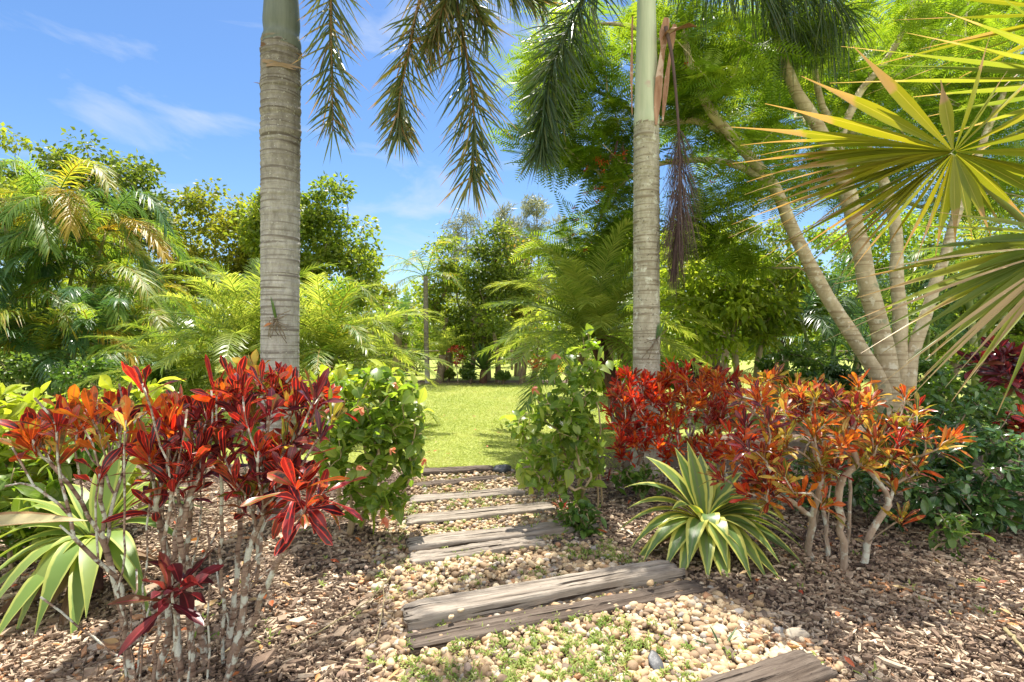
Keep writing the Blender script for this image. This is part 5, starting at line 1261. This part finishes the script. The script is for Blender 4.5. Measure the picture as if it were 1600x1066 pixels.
tree('broadleaf_tree', 'pale green tree far behind the poinciana limbs', 'tree', tb(1340, 20), [(1300, 400, 20, 60, 50), (1380, 380, 20, 70, 60), (1330, 450, 20, 80, 50)], 'tree_lime', 80, 100, .16)
tree('broadleaf_tree', 'bright tree far behind the fan palm leaves', 'tree', tb(1540, 22), [(1500, 350, 22, 80, 60), (1580, 330, 22, 80, 70), (1540, 430, 22, 90, 60)], 'tree_lime', 80, 100, .17)
tree('broadleaf_tree', 'tree far behind the gap between right palm and poinciana', 'tree', tb(1130, 21), [(1080, 400, 21, 60, 50), (1180, 390, 21, 70, 50), (1130, 460, 21, 90, 50)], 'tree_mid', 80, 100, .17)

# casuarinas: tall wispy grey green trees far away
def casuarina(label, px, d, top_py, spread, n):
    b = tb(px, d); root = thing('casuarina_tree', label, 'tree', b, 'wispy casuarinas beyond the garden')
    top = W(px, top_py, d)
    zs = U(.35, 1, n); tips = b + A(0, 0, 1) * (zs * top[2])[:, None]; a = U(0, 6.28, n)
    rr = spread * (1.15 - zs) * U(.5, 1.1, n) + .3
    tips = tips + np.column_stack([np.cos(a) * rr, np.sin(a) * rr, U(.2, .9, n)])
    ch, dirs = grow([smooth_line([b, (b + top) / 2 + A(.2, 0, 0), top * A(1, 1, .97)], 18)], tips, .012, .16, seg=.5, wig=.05, kz=1.5, curve=.6)
    mb = MB()
    for p, r in ch: tube(mb, p, r, 4)
    mb.build('trunk', M['bark'], root)
    per = 80; m = n * per; ti = np.repeat(np.arange(n), per)
    P = tips[ti] - dirs[ti] * (U(0, 1.6, m))[:, None] + rng.normal(0, .16, (m, 3))
    X, Y, Z = frames(nrm(dirs[ti] * .8 + UP * .3 + rdir(m) * .7), rdir(m))
    mb = MB(); inst(mb, diamond(.035), P, X, Y, Z, U(.3, .6, m), rng.random(m)); mb.build('crown', M['casuarina'], root)
casuarina('wispy casuarina left of the tallest far bed tree', 728, 36, 345, 1.6, 36)
casuarina('wispy casuarina above the orange tinged tree', 795, 37, 335, 1.7, 44)
casuarina('tallest wispy casuarina in the gap before the poinciana', 838, 35, 318, 1.8, 44)
casuarina('wispy casuarina just left of the lime tree', 880, 38, 350, 1.8, 36)

# plants of the far bed
p_ = tb(755, 16.9)
sp_ = thing('spiky_plant', 'dark spiky agave like plant on a short trunk in the far bed', 'plant', p_)
mb = MB(); tube(mb, [p_, p_ + A(0, 0, .25), p_ + A(.02, 0, .45)], [.13, .13, .10], 9); mb.build('trunk', M['hairy'], sp_)
n = 30; a = np.arange(n) * 2.4; e = np.radians(np.linspace(85, 10, n)); D = np.column_stack([np.cos(a) * np.cos(e), np.sin(a) * np.cos(e), np.sin(e)])
mb = MB(); blades(mb, np.repeat((p_ + A(0, 0, .45))[None], n, 0), D, nrm(UP - D * D[:, 2:3] + A(.01, 0, 0)), U(.85, 1.2, n), .13, STRAP, bend=.05, grav=U(0, .2, n), fold=.3); mb.build('foliage', M['strap_green'], sp_)
for k, (px, d, ht, rx, mt, lab) in enumerate([(715, 16.7, .95, .26, 'croton_red', 'dark red croton in the far bed left of the spiky plant'), (840, 16.8, .6, .3, 'croton_orange', 'small orange croton in the far bed below the right date palm'),
                                  (693, 18.2, .55, .2, 'croton_red', 'low red plant behind the young coconut like palm'), (885, 17.2, .7, .25, 'croton_maroon', 'maroon plant in the far bed near the right hibiscus'), (868, 16.7, .5, .2, 'croton_orange', 'tiny orange plant in the far bed beside the maroon one')]):
    b = tb(px, d); t = ellips_tips(14, b + A(0, 0, ht), A(rx, rx, ht * .45), .2)
    croton('croton_shrub', lab, [b], t, mt, 'croton_stem', .17, .05, 9, rb=.03, seg=.2)
for k, (px, py, d, rx, ry, mt, lab) in enumerate([(735, 580, 16.8, 16, 12, 'deep', 'small dark bush between the red croton and spiky plant'), (786, 588, 16.6, 10, 9, 'deep', 'small dark round bush right of the spiky plant'), (700, 586, 17.4, 10, 8, 'tree_mid', 'low green plant beside the slender palm foot'),
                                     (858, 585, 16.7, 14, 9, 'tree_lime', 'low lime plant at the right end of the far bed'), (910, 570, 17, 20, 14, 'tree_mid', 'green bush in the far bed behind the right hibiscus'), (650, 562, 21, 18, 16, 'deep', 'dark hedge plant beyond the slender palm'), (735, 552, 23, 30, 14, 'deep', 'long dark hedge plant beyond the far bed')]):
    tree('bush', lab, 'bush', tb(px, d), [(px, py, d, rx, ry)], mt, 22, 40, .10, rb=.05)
for k, (px, d, top, lean, lab) in enumerate([(735, 18.0, 520, 5, 'bare brown tree stem left of the spiky plant'), (778, 17.2, 520, -6, 'thin leaning stem just right of the spiky plant'), (815, 17.0, 530, 4, 'thick short stem under the orange tinged tree'), (832, 17.6, 535, 8, 'stem with few leaves at the right end of the far bed')]):
    b = tb(px, d); c = W(px + lean, top, d); root = thing('slim_tree', lab, 'tree', b)
    mb = MB(); tube(mb, smooth_line([b, (b + c) / 2 + A(.06, 0, 0), c], 8), np.linspace(.11, .06, 8), 7); mb.build('trunk', M['bark'], root)
    mb = MB(); crown(mb, c + rng.normal(0, .35, (14, 3)), np.full(14, .4), 40, .14, T_WIDE); mb.build('crown', M['tree_mid'], root)

# a post and rail fence across the back
fy = 25.0; fr = thing('rail_fence', 'dark post and rail fence at the far side of the lawn', 'fence', A(0, fy, 0))
for x in np.arange(-12, 21, 2.4):
    mb = MB(); tube(mb, [A(x, fy, 0), A(x, fy, .6), A(x, fy, 1.05), A(x, fy, 1.08)], [.06, .06, .06, .04], 8); mb.build('post', M['bark'], fr)
for z in (.5, .9):
    mb = MB(); tube(mb, smooth_line([A(-12, fy - .07, z), A(4, fy - .07, z + .02), A(20.4, fy - .07, z)], 14), .035, 6); mb.build('rail', M['bark'], fr)

def hedge(label, x0, x1, y, h, mt):
    root = thing('hedge', label, 'hedge', A((x0 + x1) / 2, y, 0)); n = int((x1 - x0) * 5)
    xs_ = U(x0, x1, n); ctr = np.column_stack([xs_, y + rng.normal(0, .5, n), U(.25, 1, n) * h * (1 + .25 * np.sin(xs_ * .9))])
    mb = MB(); crown(mb, ctr, U(.4, .75, n), 60, .2, T_WIDE); mb.build('foliage', M[mt], root)
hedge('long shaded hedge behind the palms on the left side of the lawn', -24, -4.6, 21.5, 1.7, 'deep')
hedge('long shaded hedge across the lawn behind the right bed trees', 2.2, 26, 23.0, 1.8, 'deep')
hedge('lighter hedge in the middle distance behind the far bed', -4.6, 2.4, 27.5, 1.7, 'tree_mid')
for k, (px, py, d, rx, ry, mt, lab) in enumerate([(150, 590, 9.2, 60, 26, 'ground_cover', 'low green bush at the foot of the areca clump'), (30, 585, 9.4, 60, 32, 'deep', 'dark low bush at the left edge below the areca'), (250, 600, 8.2, 40, 22, 'ground_cover', 'low bush below the left date palms'),
        (1060, 585, 7.4, 40, 22, 'ground_cover', 'green leafy bush right beside the right palm trunk'), (1240, 575, 8.6, 50, 28, 'deep', 'shady bush between the hedge trees and the poinciana'), (1310, 590, 8.0, 36, 26, 'strap_green', 'dark bush at the left foot of the poinciana'),
        (1440, 590, 8.4, 50, 30, 'ground_cover', 'bright bush right of the poinciana foot'), (1560, 560, 8.2, 60, 30, 'tree_mid', 'leafy bush at the right edge behind the cordyline'), (960, 590, 8.6, 40, 26, 'tree_lime', 'lime bush behind the leaning date palm trunk')]):
    tree('bush', lab, 'bush', tb(px, d), [(px, py, d, rx, ry)], mt, 26, 60, .09, rb=.04)

# the far wood that closes the view
mb = MB(); n = 900
x = U(-85, 85, n); y = U(40, 60, n); hgt = U(1.0, 6.5, n) + 2.0 * np.sin(x * .21) * np.sin(x * .07 + 1)
ctr = np.column_stack([x, y, np.maximum(hgt, .8)])
crown(mb, ctr, U(1.3, 2.6, n), 70, .6, T_WIDE, .25)
ctr2 = np.column_stack([U(-85, 85, 420), U(40, 56, 420), U(.4, 1.8, 420)])
crown(mb, ctr2, U(1.2, 2.0, 420), 80, .55, T_WIDE, .25)
tag(mb.build('far_woods', M['tree_mid'], smooth=False), 'distant green wood closing the view behind the garden', 'woods', kind='stuff')

# ================================================================== LIGHT, SKY, CAMERA
EL, AZ = math.radians(67), math.radians(-1)      # the sun stands ahead of the camera, a touch to the left
w = bpy.data.worlds.new('World'); bpy.context.scene.world = w; w.use_nodes = True
nt = w.node_tree; nt.nodes.clear()
def WN(t, **kw):
    n = nt.nodes.new('ShaderNode' + t)
    for k, v in kw.items(): setattr(n, k, v)
    return n
WL = lambda a, b: nt.links.new(a, b)
out = WN('OutputWorld'); bg = WN('Background'); bg.inputs['Strength'].default_value = 0.08
sky = WN('TexSky', sky_type='NISHITA'); sky.sun_disc = False; sky.sun_elevation = EL; sky.sun_rotation = AZ
sky.altitude = 0; sky.air_density = 1.0; sky.dust_density = 0.3; sky.ozone_density = 3.0
hs = WN('HueSaturation'); hs.inputs['Saturation'].default_value = 1.18; hs.inputs['Hue'].default_value = .503; WL(sky.outputs[0], hs.inputs['Color'])
tc = WN('TexCoord'); mp = WN('Mapping'); mp.inputs['Scale'].default_value = (1.0, 1.0, 3.2); WL(tc.outputs['Generated'], mp.inputs['Vector'])
nz = WN('TexNoise'); nz.inputs['Scale'].default_value = 3.4; nz.inputs['Detail'].default_value = 8; nz.inputs['Roughness'].default_value = 0.55; nz.inputs['Distortion'].default_value = 0.5
WL(mp.outputs[0], nz.inputs['Vector'])
mr = WN('MapRange'); mr.inputs[1].default_value = .53; mr.inputs[2].default_value = .78; mr.inputs[3].default_value = 0; mr.inputs[4].default_value = .75
WL(nz.outputs[0], mr.inputs[0])
mx = WN('Mix', data_type='RGBA'); mx.inputs[7].default_value = (4.6, 5.0, 5.6, 1)
sx = WN('SeparateXYZ'); WL(tc.outputs['Generated'], sx.inputs[0])
n2 = WN('TexNoise'); n2.inputs['Scale'].default_value = 2.2; n2.inputs['Detail'].default_value = 7; WL(tc.outputs['Generated'], n2.inputs['Vector'])
bk = WN('MapRange'); bk.inputs[1].default_value = .05; bk.inputs[2].default_value = -.35; WL(sx.outputs[1], bk.inputs[0])  # bright clouds added behind the camera, out of view, to fill the shade
cv = WN('MapRange'); cv.inputs[1].default_value = .42; cv.inputs[2].default_value = .56; WL(n2.outputs[0], cv.inputs[0])
ml = WN('Math', operation='MULTIPLY'); WL(bk.outputs[0], ml.inputs[0]); WL(cv.outputs[0], ml.inputs[1])
m2 = WN('Mix', data_type='RGBA'); m2.inputs[7].default_value = (13.0, 12.6, 12.0, 1)
WL(mr.outputs[0], mx.inputs[0]); WL(hs.outputs[0], mx.inputs[6]); WL(ml.outputs[0], m2.inputs[0]); WL(mx.outputs[2], m2.inputs[6]); WL(m2.outputs[2], bg.inputs['Color']); WL(bg.outputs[0], out.inputs[0])

from mathutils import Vector
sl = bpy.data.lights.new('sun', 'SUN'); sl.energy = 5.0; sl.angle = math.radians(.5); sl.color = (1.0, .94, .84)
so = bpy.data.objects.new('sun', sl); C.objects.link(so)
sv = Vector((math.sin(AZ) * math.cos(EL), math.cos(AZ) * math.cos(EL), math.sin(EL)))
so.rotation_euler = (-sv).to_track_quat('-Z', 'Y').to_euler(); so.location = (0, 0, 30)
cam = bpy.data.cameras.new('camera'); cam.lens = 18.0; cam.sensor_width = 36.0; cam.clip_start = .05; cam.clip_end = 1500
co = bpy.data.objects.new('camera', cam); C.objects.link(co); co.location = (0, 0, CAMH); co.rotation_euler = (PI / 2, 0, 0)
sc = bpy.context.scene; sc.camera = co
sc.view_settings.view_transform = 'Standard'; sc.view_settings.look = 'None'; sc.view_settings.exposure = 1.2; sc.view_settings.gamma = 1.0
sc.render.engine = 'CYCLES'
cy = sc.cycles; cy.max_bounces = 8; cy.diffuse_bounces = 4; cy.transmission_bounces = 5; cy.glossy_bounces = 2; cy.use_denoising = True; cy.sample_clamp_indirect = 8
